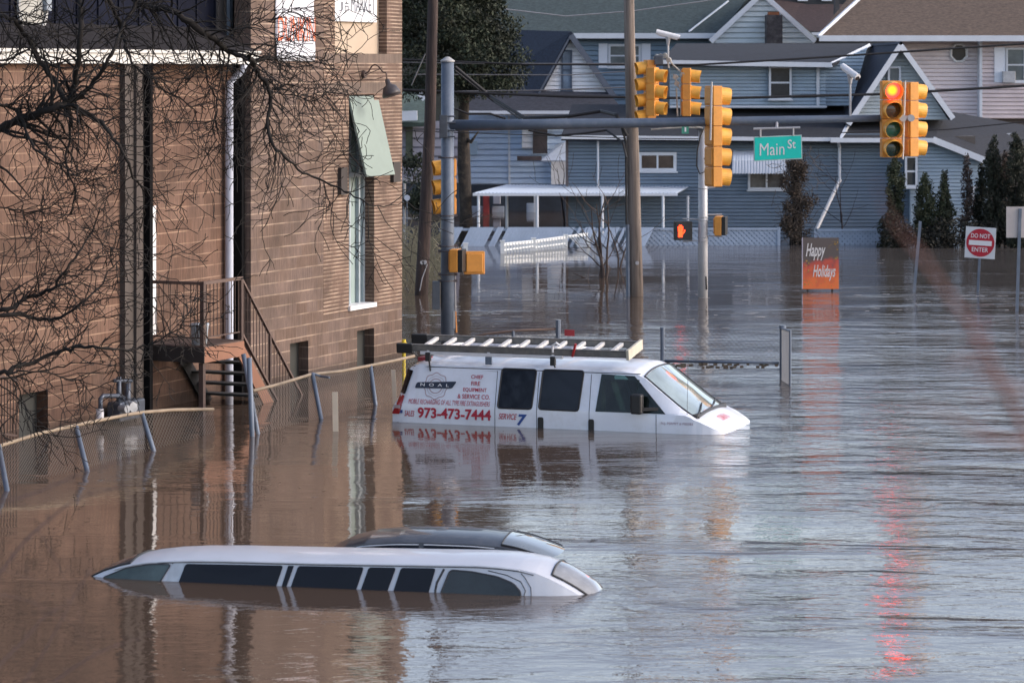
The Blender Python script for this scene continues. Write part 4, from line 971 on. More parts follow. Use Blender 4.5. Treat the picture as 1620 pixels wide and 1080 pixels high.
# ---- plain posts and the sign seen from behind
q = thing('sign_post', 'bare leaning steel sign post between the cypresses and the holiday sign', 'post')
a, b = P(1456, 350, DW(462)), P(1446, 462, DW(462)); MB().bar(a, b+(b-a)*.5, .07, .03).build('post', steel, q)
YB = DW(492)
q = thing('road_sign', 'beige back of a road sign on a steel post at the right edge', 'sign')
MB().box(XX(1592, YB), XX(1636, YB), YB-.008, YB+.008, ZZ(376, YB), ZZ(327, YB)).build('panel', M('road_sign', (.46, .43, .42), .6, .06), q)
MB().bar(P(1614, 330, YB-.03), P(1608, 520, YB-.03), .07, .03).build('post', steel, q)
# ---- holiday banner sign
YH = DW(461)
hs_ = thing('holiday_sign', 'orange and grey Happy Holidays board on two legs just above the water', 'sign')
def hol():
    m = bpy.data.materials.new('holiday_print'); m.use_nodes = True; t = m.node_tree; b = t.nodes['Principled BSDF']; L = t.links.new
    g = N(t, 'ShaderNodeTexCoord'); s = N(t, 'ShaderNodeSeparateXYZ'); L(g.outputs['Generated'], s.inputs[0])
    n = N(t, 'ShaderNodeTexNoise', Scale=4, Detail=4); L(g.outputs['Generated'], n.inputs['Vector'])
    a = N(t, 'ShaderNodeMath', operation='MULTIPLY_ADD'); a.inputs[1].default_value = .8; L(n.outputs[0], a.inputs[0]); L(s.outputs[2], a.inputs[2])
    a2 = N(t, 'ShaderNodeMath', operation='MULTIPLY_ADD'); a2.inputs[1].default_value = -.1; L(s.outputs[0], a2.inputs[0]); L(a.outputs[0], a2.inputs[2])
    r = N(t, 'ShaderNodeValToRGB'); e = r.color_ramp; e.elements[0].color = (.80, .20, .05, 1); e.elements[0].position = .2
    e.elements[1].color = (.11, .09, .085, 1); e.elements[1].position = 1.0
    for p, c in ((.5, (.80, .18, .05, 1)), (.84, (.50, .08, .06, 1)), (.94, (.18, .09, .08, 1))): q = e.elements.new(p); q.color = c
    L(a2.outputs[0], r.inputs[0]); L(r.outputs[0], b.inputs['Base Color']); b.inputs['Roughness'].default_value = .5; return m
k = MB(); xs = [P(1270, 0, YH).x, P(1327, 0, YH).x]; zs = [ZZ(457, YH), ZZ(376, YH)]
k.box(xs[0], xs[1], YH-.01, YH+.02, zs[0], zs[1]).build('board', hol(), hs_)
MB().box(xs[0]-.02, xs[0], YH-.015, YH+.03, zs[0], zs[1]).build('edge', M('edge_lilac', (.5, .46, .55), .5), hs_)
gold = M('gold_print', (.42, .26, .06), .5, .4, 40)
k = MB(); rr = random.Random(4)
for i in range(46):
    if i < 26: x = xs[0]+.03+rr.random()**2*.14; z = zs[0]+.05+rr.random()*.72
    else: x = xs[1]-.03-rr.random()**1.5*.22; z = zs[1]-.03-rr.random()*.5
    r = rr.uniform(.006, .022); k.disc((x, YH-.012, z), r, (0, 1, 0), .004, 7)
for i in range(30): x = rr.uniform(xs[0]+.1, xs[1]-.1); z = zs[0]+.05+rr.random()*.17; k.disc((x, YH-.012, z), rr.uniform(.004, .01), (0, 1, 0), .004, 6)
k.build('ornament_print', gold, hs_)
def ht(s, x0, x1, yb, yt): decal('lettering', s, (x0, x1, yb, yt), lambda u, v: P(u+(417-v)*.0, v, YH-.018), M('print_white', (.7, .68, .68), .6), hs_, .015, .35)
ht('Happy', 1275, 1306, 412, 385); ht('Holidays', 1286, 1322, 444, 419)
MB().box(XX(1276, YH), XX(1279, YH), YH, YH+.04, -1, zs[0]).box(XX(1315, YH), XX(1318, YH), YH, YH+.04, -1, zs[0]).build('leg', black, hs_)

# ---- wooden utility poles
def util(label, pts, r, mat, side=None):
    o = thing('utility_pole', label, 'utility pole')
    MB().tube(pts, r, 20).build('pole', mat, o, smooth=True); return o
Yw = DW(466)
u1 = util('dark brown leaning wooden utility pole behind the big steel pole', [P(664, 520, Yw), P(669, 420, Yw), P(680, 200, Yw), P(685, 0, Yw), P(688, -130, Yw)], [.165, .16, .14, .125, .12], wood_d)
MB().disc(P(668, 415, Yw-.16), .05, (0, 1, 0), .05).disc(P(672, 415, Yw-.16), .05, (0, 1, 0), .05).tube([P(664, 460, Yw-.17), P(668, 440, Yw-.17), P(676, 418, Yw-.17)], .012, 5).build('fitting', M('fitting_pale', (.4, .4, .42), .6), u1)
Yw = DW(468)
u2 = util('grey weathered wooden utility pole left of the slim signal post', [P(1008, 520, Yw), P(1005, 400, Yw), P(1001, 230, Yw), P(996, 60, Yw), P(993, -130, Yw)], [.175, .165, .15, .13, .12], wood_g)
MB().disc(P(1008, 416, Yw-.17), .045, (0, 1, 0), .05).build('fitting', M('fitting_pale', (0, 0, 0)), u2)
MB().tube([P(983, 200, Yw-.1), P(990, 225, Yw-.1), P(991, 350, Yw-.1), P(992, 360, Yw-.1)], .03, 6).build('riser_cable', cable, u2)
MB().tube([P(993, 355, Yw-.1), P(994, 480, Yw-.1)], .05, 8).build('conduit', steel, u2)

# ---- overhead wires
def wire(label, pts, r, sag=0, n=14, mat=cable):
    r *= 1.35
    q = []
    for (a, b) in zip(pts, pts[1:]):
        for i in range(n):
            t = i/n; p = a.lerp(b, t); p.z -= sag*4*t*(1-t); q.append(p)
    q.append(pts[-1]); o = MB().tube(q, r, 5, cap=False).build('overhead_wire', mat, smooth=True); tag(o, label, 'wire'); return o
Yv = 71.5
wire('thick black cable running across just above the mast arm', [P(600, 141, Yv), P(900, 153, Yv), P(1130, 156, Yv), P(1400, 149, Yv), P(1700, 131, Yv)], .026)
wire('black cable rising to the right over the roofs, uppermost of the thick ones', [P(600, 93, Yv), P(830, 102, Yv), P(1100, 103, Yv), P(1300, 91, Yv), P(1700, 64, Yv)], .020)
wire('second strand of the cable twisted along the left of the steel pole top', [P(600, 98, Yv), P(700, 100, Yv), P(840, 101, Yv), P(1000, 101, Yv)], .012, mat=M('wire_grey', (.12, .12, .13), .6))
wire('thin grey wire crossing the far green roof', [P(800, 15, 90), P(895, 26, 90), P(1000, 18, 90), P(1130, 0, 90)], .016, mat=M('wire_grey2', (.22, .23, .25), .6))
wire('thin wire low across the white gable and its window', [P(660, 118, 85), P(900, 119, 85), P(1010, 112, 85)], .012, mat=M('wire_grey', (0, 0, 0)))
wire('thin wire just above the thick cable on the left', [P(700, 145, 85), P(860, 143, 85), P(1000, 138, 85)], .014, mat=M('wire_grey', (0, 0, 0)))
wire('thin wire crossing below the mast arm from pole to house', [P(640, 207, 75), P(1000, 219, 75), P(1112, 220, 75)], .010)
wire('faint wire across the beige house on the right', [P(1330, 210, 80), P(1500, 205, 80), P(1700, 185, 80)], .012)
wire('twisted black service cable drooping from the tree to the grey pole', [P(720, 106, 74), P(775, 152, 74), P(830, 187, 72), P(900, 184, 71), P(950, 176, 71), P(975, 182, 70), P(992, 215, 70)], .034)
wire('second drooping cable beside the twisted service cable', [P(720, 112, 74.4), P(780, 160, 74.4), P(826, 190, 72.2)], .018)
wire('black cable looping under the mast arm to the grey pole', [P(836, 206, 71), P(880, 215, 71), P(925, 211, 71), P(960, 206, 71), P(985, 225, 70.2), P(991, 250, 70)], .020)
wire('black cable sagging left of the service drop near the steel pole', [P(715, 170, 71), P(740, 180, 71), P(775, 180, 71), P(800, 188, 71)], .02)
wire('thin guy wire from the dark pole down left', [P(673, 85, 70), P(651, 135, 70)], .010, mat=M('wire_grey', (0, 0, 0)))

# ================================================================== HOUSES
def span(poly, z):
    xs = []
    for (x0, z0), (x1, z1) in zip(poly, poly[1:]+poly[:1]):
        if (z0-z)*(z1-z) <= 0 and abs(z1-z0) > 1e-9: xs.append(x0+(x1-x0)*(z-z0)/(z1-z0))
    return (min(xs), max(xs)) if len(xs) > 1 else None
def siding(mb, ppoly, Y, step=.115, lip=.022, solid=.25):
    poly = [(XX(x, Y), ZZ(y, Y)) for x, y in ppoly]; z0 = min(p[1] for p in poly); z1 = max(p[1] for p in poly)
    n = max(1, int((z1-z0)/step)); st = (z1-z0)/n
    for i in range(n):
        a, b = z0+i*st, z0+(i+1)*st; sa_, sb_ = span(poly, a+1e-4), span(poly, b-1e-4)
        if not sa_ or not sb_: continue
        g_ = a+st*.20
        mb.add([(sa_[0], Y-lip-.02, g_), (sa_[1], Y-lip-.02, g_), (sb_[1], Y-.02, b), (sb_[0], Y-.02, b), (sa_[0], Y+.05, g_), (sa_[1], Y+.05, g_), (sb_[1], Y+.05, b), (sb_[0], Y+.05, b)],
               [(0, 1, 2, 3), (4, 5, 1, 0), (3, 2, 6, 7), (0, 3, 7, 4), (1, 5, 6, 2)])
    mb.prism(poly, Y+.05, Y+.05+solid); return mb
def sidmat(name, c): return M(name, c, .75, .10, 1.2, stretch=(1, 1, 2), dirt=(c[0]*.6, c[1]*.6, c[2]*.62), dirt_scale=.9, dirt_amt=.45)
dkblue = sidmat('siding_slate_blue', (.155, .215, .29)); ltblue = sidmat('siding_light_blue', (.32, .42, .52)); sky_s = sidmat('siding_sky', (.46, .60, .80))
beige_s = sidmat('siding_lilac_beige', (.72, .65, .67)); greyb = sidmat('siding_grey_blue', (.17, .25, .34)); white_s = sidmat('siding_white', (.80, .82, .86)); pale_s = sidmat('siding_pale_grey', (.56, .64, .68))
def shingle(name, c): return M(name, c, .9, .45, 7, .01, stretch=(1, 1, 3), dirt=(c[0]*1.9, c[1]*1.8, c[2]*1.7), dirt_scale=3, dirt_amt=.35)
rf_dark = shingle('roof_slate_dark', (.014, .018, .027)); rf_navy = shingle('roof_navy', (.017, .024, .043)); rf_green = shingle('roof_grey_green', (.040, .060, .064)); rf_brown = shingle('roof_brown', (.100, .074, .058)); rf_red = shingle('roof_maroon', (.045, .029, .030))
trim = M('trim_white', (.60, .65, .72), .55, .08, 1.5)
def bx(mb, x0, y0, x1, y1, Y, dep, d0=0.0): return mb.box(XX(x0, Y), XX(x1, Y), Y-d0, Y+dep, ZZ(y1, Y), ZZ(y0, Y))
def window(par, x0, y0, x1, y1, Y, sash=True, vert=False, frame=trim, fw=.07, glass=pane, shut=None, sill=True):
    f = MB(); X0, X1, Z0, Z1 = XX(x0, Y), XX(x1, Y), ZZ(y1, Y), ZZ(y0, Y)
    f.box(X0, X0+fw, Y-.10, Y-.025, Z0, Z1).box(X1-fw, X1, Y-.10, Y-.025, Z0, Z1).box(X0+fw, X1-fw, Y-.10, Y-.025, Z1-fw, Z1).box(X0+fw, X1-fw, Y-.10, Y-.025, Z0, Z0+fw)
    if sash: f.box(X0+fw, X1-fw, Y-.085, Y-.03, (Z0+Z1)/2-.03, (Z0+Z1)/2+.03)
    if vert: f.box((X0+X1)/2-.03, (X0+X1)/2+.03, Y-.085, Y-.03, Z0+fw, Z1-fw)
    if sill: f.box(X0-.04, X1+.04, Y-.14, Y-.025, Z0-.05, Z0-.002)
    w_ = f.build('window', frame, par)
    MB().box(X0+fw*.5, X1-fw*.5, Y-.06, Y-.03, Z0+fw*.5, Z1-fw*.5).build('pane', glass, w_)
    if shut:
        for a, b in ((X0-shut-.02, X0-.02), (X1+.02, X1+shut+.02)): MB().box(a, b, Y-.07, Y-.025, Z0-.02, Z1+.02).build('shutter', M('shutter_white', (.72, .77, .86), .5, .05), par)
    return w_
curt = M('pane_curtain', (.10, .13, .15), .15, .45, 1.2)

# ---- slate blue bungalow with dormer and right wing
h1 = thing('blue_house', 'slate blue clapboard house with white gutters and a dormer, flooded along its whole front', 'house')
Y1 = 94.0
siding(MB(), [(895, 212), (1442, 212), (1442, 410), (895, 410)], Y1).build('wall', dkblue, h1)
siding(MB(), [(1440, 222), (1478, 221), (1562, 253), (1562, 410), (1440, 410)], 93.6).build('wing_wall', ltblue, h1)
MB().slab([P(888, 214, 93.3), P(1330, 218, 93.3), P(1345, 168, 98.0), P(905, 165, 98.0)], .18).slab([P(1312, 219, 93.2), P(1478, 219, 93.2), P(1500, 176, 99.0), P(1330, 176, 99.0)], .12).slab([P(1478, 219, 93.2), P(1566, 253, 93.2), P(1660, 205, 99.5), P(1500, 176, 99.0)], .12).build('roof', rf_dark, h1)
g = MB()
g.bar(P(888, 217, 93.25), P(1330, 221, 93.25), .1, .12).bar(P(1330, 221, 93.25), P(1342, 196, 95.5), .1, .1).bar(P(1314, 222, 93.1), P(1477, 222, 93.1), .12, .14).bar(P(1476, 221, 93.15), P(1564, 256, 93.15), .06, .20)
g.build('gutter', trim, h1)
MB().bar(P(1545, 216, 97), P(1600, 214, 97), .1, .12).build('flashing', trim, h1)
MB().tube([P(1326, 224, 93.2), P(1328, 232, 93.8), P(1328, 284, 93.8)], .05, 8).build('downpipe', trim, h1)
MB().tube([P(946, 218, 93.7), P(946, 300, 93.8)], .035, 8).build('downpipe', trim, h1)
MB().tube([P(1329, 284, 93.6), P(1292, 362, 93.0)], .06, 8).build('loose_downpipe', white, h1, label='broken downpipe hanging at a slant')
bx(MB(), 895, 212, 899, 410, Y1-.03, .0, .03).build('corner_board', M('corner_brown', (.12, .10, .10), .7), h1)
# dormer
siding(MB(), [(1060, 100), (1306, 104), (1306, 172), (1060, 172)], 96.6).build('dormer_wall', ltblue, h1)
siding(MB(), [(1306, 104), (1318, 102), (1372, 76), (1346, 168), (1306, 168)], 96.9).build('dormer_cheek', ltblue, h1)
MB().slab([P(1046, 97, 96.0), P(1318, 101, 96.0), P(1386, 69, 102), P(1070, 69, 102)], .10).build('dormer_roof', rf_dark, h1)
MB().bar(P(1046, 99, 95.95), P(1316, 103, 95.95), .1, .16).slab([P(1312, 100, 95.9), P(1316, 106, 95.9), P(1378, 73, 101), P(1376, 69, 101)], .04).bar(P(1060, 169, 96.4), P(1308, 169, 96.4), .05, .06).bar(P(1294, 104, 96.5), P(1294, 168, 96.5), .1, .04).build('dormer_trim', trim, h1)
window(h1, 1216, 105, 1252, 157, 96.5, glass=pane)
# front gable of the right wing
siding(MB(), [(1425, 76), (1350, 190), (1500, 190)], 95.2).build('gable_wall', pale_s, h1)
rdg = XX(1425, 94.7); ZR = ZZ(66, 94.7); xl, zl_ = XX(1338, 94.7), ZZ(196, 94.7); xr = XX(1512, 94.7)
MB().slab([(rdg, 94.7, ZR), (rdg, 102, ZR), (xl, 102, zl_), (xl, 94.7, zl_)], .14).slab([(rdg+.02, 94.7, ZR), (rdg+.02, 102, ZR), (xr, 102, ZZ(186, 94.7)), (xr, 94.7, ZZ(186, 94.7))], .14).build('gable_roof', rf_navy, h1)
MB().bar(P(1425, 72, 94.62), P(1342, 197, 94.62), .05, .17).bar(P(1425, 72, 94.66), P(1508, 188, 94.66), .05, .17).build('rake_board', M('rake_white', (.66, .70, .76), .5, .06), h1)
window(h1, 1404, 105, 1425, 134, 95.1, sash=False, glass=curt)
window(h1, 1010, 241, 1070, 271, Y1, sash=False, vert=True, fw=.1, glass=M('pane_warm', (.06, .045, .04), .1, .5, 2))
window(h1, 1183, 270, 1242, 300, Y1, sash=False, vert=True, glass=M('pane_grey', (.10, .10, .10), .15, .5, 3))
window(h1, 1431, 246, 1451, 296, 93.5, sash=True)
window(h1, 1537, 294, 1553, 322, 93.5, sash=False, glass=curt)
MB().box(XX(895, Y1)+.3, XX(1560, Y1)-.3, Y1+.3, Y1+8, -1, ZZ(216, Y1)).build('house_core', M('core', (0, 0, 0)), h1)
MB().box(XX(1060, 97), XX(1340, 97), 97.0, 101.5, ZZ(168, 96), ZZ(103, 96)).build('dormer_core', M('core', (0, 0, 0)), h1)
# curved metal awning
aw = thing('window_awning', 'white scalloped metal awning over the window of the slate blue house', 'awning')
k = MB(); prof = [(0, 238, 0), (.35, 239, 0), (.62, 245, 0), (.8, 254, 0), (.86, 274, 0)]
na = 44; AX0, AX1 = 1158, 1262
for i in range(na+1):
    px = AX0+(AX1-AX0)*i/na; rip = .012*math.sin(i*math.pi/2*2)+.012*(i % 2)
    for j, (d, y, _) in enumerate(prof): k.v.append(tuple(P(px+(4-j)*.6*(1 if i < 4 else 0), y+(1.5*(i % 2) if j == 4 else 0), Y1-.03-d-rip)))
for i in range(na):
    for j in range(4): b = i*5+j; k.f.append((b, b+5, b+6, b+1))
for i in (0, na):
    k.f.append((i*5, i*5+1, i*5+2, i*5+3, i*5+4))
k.build('canopy', M('awning_white', (.50, .56, .66), .45, .08, 3), aw).modifiers.new('s', 'SOLIDIFY').thickness = .01

# ---- white gabled house
h2 = thing('white_gable_house', 'pale blue house with steep dark roof and white gable, left of the slate blue house', 'house')
Y2h = 112.0
siding(MB(), [(903, 62), (852, 150), (962, 150)], Y2h, .16).build('gable_wall', white_s, h2)
MB().slab([P(903, 50, Y2h-.3), P(796, 47, Y2h+7), P(742, 152, Y2h+5), P(845, 158, Y2h-.3)], .16).slab([P(904, 50, Y2h-.3), P(904, 50, Y2h-.3)+Vector((0, 6, 0)), P(976, 152, Y2h-.3)+Vector((0, 6, 0)), P(976, 152, Y2h-.3)], .16).build('roof', rf_navy, h2)
MB().bar(P(903, 56, Y2h-.36), P(972, 154, Y2h-.36), .10, .22).bar(P(903, 56, Y2h-.36), P(846, 160, Y2h-.36), .06, .07).build('rake_board', M('rake_slate', (.09, .11, .15), .6), h2)
MB().slab([P(730, 176, Y2h-1.8), P(988, 176, Y2h-1.8), P(962, 146, Y2h-.2), P(762, 142, Y2h-.2)], .1).build('porch_roof', shingle('roof_mid_slate', (.028, .032, .045)), h2)
MB().bar(P(728, 178, Y2h-1.85), P(990, 178, Y2h-1.85), .1, .12).build('gutter', trim, h2)
window(h2, 888, 79, 905, 143, Y2h, frame=M('frame_navy', (.05, .075, .12), .5), glass=M('pane_sky', (.16, .22, .30), .05, .6, 1))
siding(MB(), [(736, 183), (900, 183), (900, 292), (736, 292)], Y2h, .22, .03).build('wall', sky_s, h2)
siding(MB(), [(826, 183), (862, 183), (862, 235), (826, 235)], Y2h-.3, .2).build('porch_wall', white_s, h2)
bx(MB(), 843, 205, 866, 243, Y2h-.35, .0, .04).build('porch_door', M('door_brown', (.07, .055, .055), .6, .5, 2), h2)
bx(MB(), 872, 250, 896, 292, Y2h-.2, .15, .03).build('side_wall', white_s, h2)
bx(MB(), 818, 247, 857, 254, Y2h-.5, .0, .04).build('house_board', M('board_teal_brown', (.12, .09, .09), .6, .6, .9), h2)
MB().bar(P(805, 183, Y2h-.05), P(806, 292, Y2h-.05), .08, .03).build('downpipe', trim, h2)
k = MB(); k.slab([P(856, 254, Y2h-1.6), P(895, 254, Y2h-1.6), P(895, 224, Y2h-.3), P(880, 229, Y2h-.3)], .05); k.build('side_awning', M('awning_white', (0, 0, 0)), h2)
bx(MB(), 742, 223, 755, 245, Y2h-.3, .25, .1).build('air_conditioner', M('ac_blue', (.30, .42, .55), .5, .1), h2)
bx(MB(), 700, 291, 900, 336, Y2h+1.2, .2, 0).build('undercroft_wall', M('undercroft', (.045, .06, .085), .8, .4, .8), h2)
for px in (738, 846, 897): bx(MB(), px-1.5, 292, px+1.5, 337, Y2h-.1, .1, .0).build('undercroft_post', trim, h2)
MB().box(XX(740, Y2h), XX(900, Y2h), Y2h+1.6, Y2h+7, -1, ZZ(185, Y2h)).build('house_core', M('core', (0, 0, 0)), h2)
# things stored under the house
for i, (x0, y0, x1, y1, c, nm, lb) in enumerate(((745, 327, 764, 336, (.45, .50, .58), 'storage_box', 'low white box under the pale house, leftmost of three'), (778, 327, 798, 336, (.50, .55, .62), 'storage_box', 'low white box under the pale house, middle of three'), (833, 322, 850, 336, (.45, .52, .62), 'storage_box', 'taller white box under the pale house, rightmost of three'), (764, 310, 774, 335, (.35, .05, .05), 'storage_box', 'red upright box under the pale house'), (780, 310, 792, 320, (.40, .42, .50), 'storage_box', 'small grey box stacked under the pale house'))):
    tag(bx(MB(), x0, y0, x1, y1+3, Y2h+.3-.1*i, .5, 0).build(nm, M('store%d' % i, c, .6, .2, 2), bevel=.03), lb, 'box', 'boxes stored under the pale house')

# ---- carport canopy
cp = thing('carport_canopy', 'long white corrugated canopy on thin posts in front of the pale house', 'canopy')
Yc = 92.2
k = MB(); nr = 110
for i in range(nr+1):
    f_ = i/nr; dz = .03*(i % 2)
    a = P(748+(1070-748)*f_, 307, Yc); b = P(800+(1094-800)*f_, 294, Yc+2.2)
    k.v += [(a.x, a.y, a.z+dz), (b.x, b.y, b.z+dz)]
for i in range(nr): k.f.append((i*2, i*2+2, i*2+3, i*2+1))
k.build('canopy_sheet', M('canopy_white', (.44, .52, .63), .5, .08, 2), cp).modifiers.new('s', 'SOLIDIFY').thickness = .02
MB().bar(P(748, 308, Yc-.02), P(1072, 308, Yc-.02), .05, .08).build('beam', trim, cp)
for px, yy in ((757, Yc), (850, Yc), (1049, Yc), (953, Yc), (802, Yc+2), (1088, Yc+1.2)):
    MB().tube([P(px, 310, yy), P(px, 410, yy)], .045, 8).build('post', trim, cp)

# ---- lattice fences
lat = M('lattice_white', (.31, .385, .50), .6, .1, 2)
def lattice(label, x0, x1, y0, y1, Y, tilt=0, step=.16, broken=()):
    o = thing('lattice_fence', label, 'fence'); X0, X1, Z1, Z0 = XX(x0, Y), XX(x1, Y), ZZ(y0, Y), ZZ(y1, Y); H_ = Z1-Z0; k = MB()
    x = X0-H_
    while x < X1:
        for sg in (1, -1):
            a, b = (x, x+H_) if sg > 0 else (x+H_, x); za, zb_2 = Z0, Z1
            # clip in x
            def cz(xx): return Z0+(xx-a)/(b-a)*H_
            A2, B2 = a, b
            lo, hi = max(min(a, b), X0), min(max(a, b), X1)
            if hi-lo > .05:
                k.bar((lo, Y+sg*.008, cz(lo)), (hi, Y+sg*.008, cz(hi)), .012, .08)
        x += step
    k.build('lattice', lat, o)
    k = MB().bar((X0, Y-.03, Z1), (X1, Y-.03, Z1), .04, .07)
    n = max(1, int((X1-X0)/2.2))
    for i in range(n+1): xx = X0+(X1-X0)*i/n; k.box(xx-.045, xx+.045, Y-.05, Y+.04, -.5, Z1+.05)
    k.build('fence_frame', lat, o)
    return o
lattice('white lattice fence in front of the slate blue house, right of the grey wooden pole', 1010, 1232, 362, 400, 91.0)
lattice('white lattice fence between the holiday sign and the cypresses', 1290, 1400, 364, 400, 91.3)
lf2 = thing('board_fence', 'pale blue slatted fence leaning behind the floating picket fence', 'fence')
k = MB(); Yb = 90.5; rr = random.Random(3); x = XX(694, Yb); xe = XX(1008, Yb)
while x < xe:
    k.slab([(x, Yb, -.3), (x+.10, Yb, -.3), (x+.55, Yb+.25, ZZ(360, Yb)), (x+.45, Yb+.25, ZZ(360, Yb))], .02) if rr.random() > .12 else None
    x += .105 if rr.random() > .08 else .22
k.build('slats', lat, lf2)
MB().bar((XX(694, Yb), Yb+.3, ZZ(364, Yb)), (xe+.4, Yb+.3, ZZ(364, Yb)), .04, .08).build('rail', lat, lf2)

# ---- floating picket fence
pfz = thing('picket_fence', 'white picket fence floating at an angle on the flood water', 'fence')
pw = M('picket_white', (.66, .70, .72), .5, .05)
fa_, fb_ = P(795, 400, DW(401)), P(940, 386, DW(388)); fa_.z = fb_.z = 0
pc = [fa_.lerp(fb_, t) for t in (0, .33, .68, 1)]; tops = [.36, .36, .38, .42]
for p, h_ in zip(pc, tops): MB().box(p.x-.06, p.x+.06, p.y-.06, p.y+.06, -.3, h_).box(p.x-.08, p.x+.08, p.y-.08, p.y+.08, h_, h_+.035).build('post', pw, pfz)
for a in range(3):
    A3, B3 = pc[a], pc[a+1]; k = MB(); n = int((B3-A3).length/.15)
    up = (.27, .28, .33)[a]; u2_ = (.28, .33, .38)[a]; lean = (0, .02, .5)[a]
    k.bar(A3+Vector((0, 0, up)), B3+Vector((0, 0, u2_)), .04, .09)
    k.bar(A3+Vector((0, 0, .10)), B3+Vector((0, 0, .14)), .04, .05) if a < 2 else None
    for i in range(1, n):
        p = A3.lerp(B3, i/n); l_ = lean*(1-i/n); k.bar(p+Vector((l_, -.02, -.1)), p+Vector((0, -.02, up+(u2_-up)*i/n+.03)), .075, .02)
    k.build('picket_panel', pw, pfz)
q = thing('picket_post', 'short piece of white picket fence poking up behind the crossing signal boxes', 'fence')
k = MB(); Yq = DW(404)
k.box(XX(733, Yq), XX(740, Yq), Yq-.06, Yq+.06, -.2, ZZ(386, Yq)).box(XX(732, Yq), XX(741, Yq), Yq-.07, Yq+.07, ZZ(386, Yq), ZZ(384, Yq))
for i in range(5): k.box(XX(719+i*3, Yq), XX(720.3+i*3, Yq), Yq-.01, Yq+.01, -.2, ZZ(391, Yq))
k.build('pickets', pw, q)

# ---- houses behind
h3 = thing('grey_green_roof_house', 'blue grey house with a wide grey green roof behind the white gable', 'house')
Y3 = 122.0
siding(MB(), [(905, 58), (1130, 58), (1130, 190), (905, 190)], Y3, .2, .03).build('wall', greyb, h3)
MB().slab([P(780, 54, Y3-.6), P(1140, 54, Y3-.6), P(1225, -60, Y3+6), P(800, -60, Y3+6)], .2).build('roof', rf_green, h3)
MB().bar(P(820, 57, Y3-.7), P(1132, 57, Y3-.7), .15, .22).build('gutter', trim, h3)
MB().bar(P(1090, 50, Y3-.72), P(1152, 2, Y3+1.4), .06, .05).build('valley_flashing', trim, h3)
window(h3, 962, 70, 1014, 107, Y3, shut=.38, glass=curt, fw=.1)
siding(MB(), [(1205, -6), (1126, 70), (1288, 70)], Y3-1.2, .2, .03).build('gable_wall', pale_s, h3)
MB().bar(P(1206, -10, Y3-1.5), P(1124, 66, Y3-1.5), .1, .2).bar(P(1206, -10, Y3-1.5), P(1290, 66, Y3-1.5), .1, .2).build('rake_board', M('rake_white', (0, 0, 0)), h3)
MB().slab([P(1206, -12, Y3-1.3), P(1206, -12, Y3+6), P(1122, 60, Y3+6), P(1122, 64, Y3-1.3)], .1).slab([P(1207, -12, Y3-1.3), P(1207, -12, Y3+6), P(1292, 60, Y3+6), P(1292, 64, Y3-1.3)], .1).build('gable_roof', rf_green, h3)
ch = MB(); bx(ch, 1213, 24, 1238, 74, Y3-2.2, .9, 0); co = ch.build('chimney', M('chimney_brick', (.055, .05, .055), .9, .5, 5, dirt=(.22, .21, .2), dirt_scale=2, dirt_amt=.6), h3)
k = MB(); bx(k, 1216, 19, 1233, 25, Y3-2.1, .6, 0); k.build('chimney_cap', M('terracotta', (.25, .09, .04), .8, .2), co)
MB().box(XX(910, Y3), XX(1125, Y3), Y3+.3, Y3+9, -1, ZZ(60, Y3)).box(XX(1130, Y3), XX(1284, Y3), Y3-1.0, Y3+7, -1, ZZ(71, Y3)).build('house_core', M('core', (0, 0, 0)), h3)
h4 = thing('maroon_roof_house', 'far house with a low maroon brown roof between the two gables', 'house')
Y4 = 140.0
MB().slab([P(1270, 56, Y4), P(1400, 50, Y4), P(1400, 6, Y4+5), P(1236, 8, Y4+5)], .2).slab([P(1180, 40, Y4+1), P(1290, 60, Y4), P(1290, 10, Y4+5), P(1190, -10, Y4+6)], .2).build('roof', rf_red, h4)
MB().bar(P(1292, 60, Y4-1), P(1360, 22, Y4-.8), .1, .16).bar(P(1284, 54, Y4-1), P(1400, 54, Y4-1), .1, .14).build('gutter', trim, h4)
k = MB(); bx(k, 1180, -60, 1400, 12, Y4+5.4, .4, 0); bx(k, 1180, 50, 1400, 120, Y4+.4, .4, 0); k.build('wall', M('far_wall', (.04, .045, .05), .8, .5, .6), h4)
k = MB(); 
for px in (1262, 1300, 1345): bx(k, px, -40, px+16, 2, Y4+5.3, .1, .05)
k.build('window_frame', trim, h4)
bx(MB(), 1321, -20, 1328, 34, Y4-.5, .6, 0).build('vent_pipe', M('vent_dark', (.05, .05, .055), .6), h4)
h5 = thing('beige_house', 'lilac beige sided house with a brown shingle roof at the top right', 'house')
Y5 = 112.0
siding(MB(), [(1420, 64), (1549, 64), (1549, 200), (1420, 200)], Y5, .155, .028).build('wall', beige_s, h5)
siding(MB(), [(1553, 64), (1720, 64), (1720, 188), (1553, 188)], Y5-.5, .155, .028).build('bay_wall', sidmat('siding_beige_darker', (.60, .53, .55)), h5)  # bay siding in a darker beige than the main wall
bx(MB(), 1549, 62, 1553.5, 200, Y5-.45, .4, .1).build('corner_board', trim, h5)
MB().slab([P(1292, 57, Y5-1.4), P(1740, 57, Y5-1.4), P(1740, -95, Y5+7), P(1420, -95, Y5+7)], .2).build('roof', rf_brown, h5)
MB().bar(P(1296, 61, Y5-1.45), P(1740, 61, Y5-1.45), .15, .22).bar(P(1294, 58, Y5-1.5), P(1390, -30, Y5+1.5), .08, .12).build('gutter', trim, h5)
k = MB(); cxo, czo = XX(1516.5, Y5), ZZ(84, Y5)
oc = [(cxo+.33*math.cos((i+.5)*math.pi/4), Y5-.08, czo+.36*math.sin((i+.5)*math.pi/4)) for i in range(9)]
wo_ = MB().tube(oc, .055, 6).build('octagon_window', white, h5)
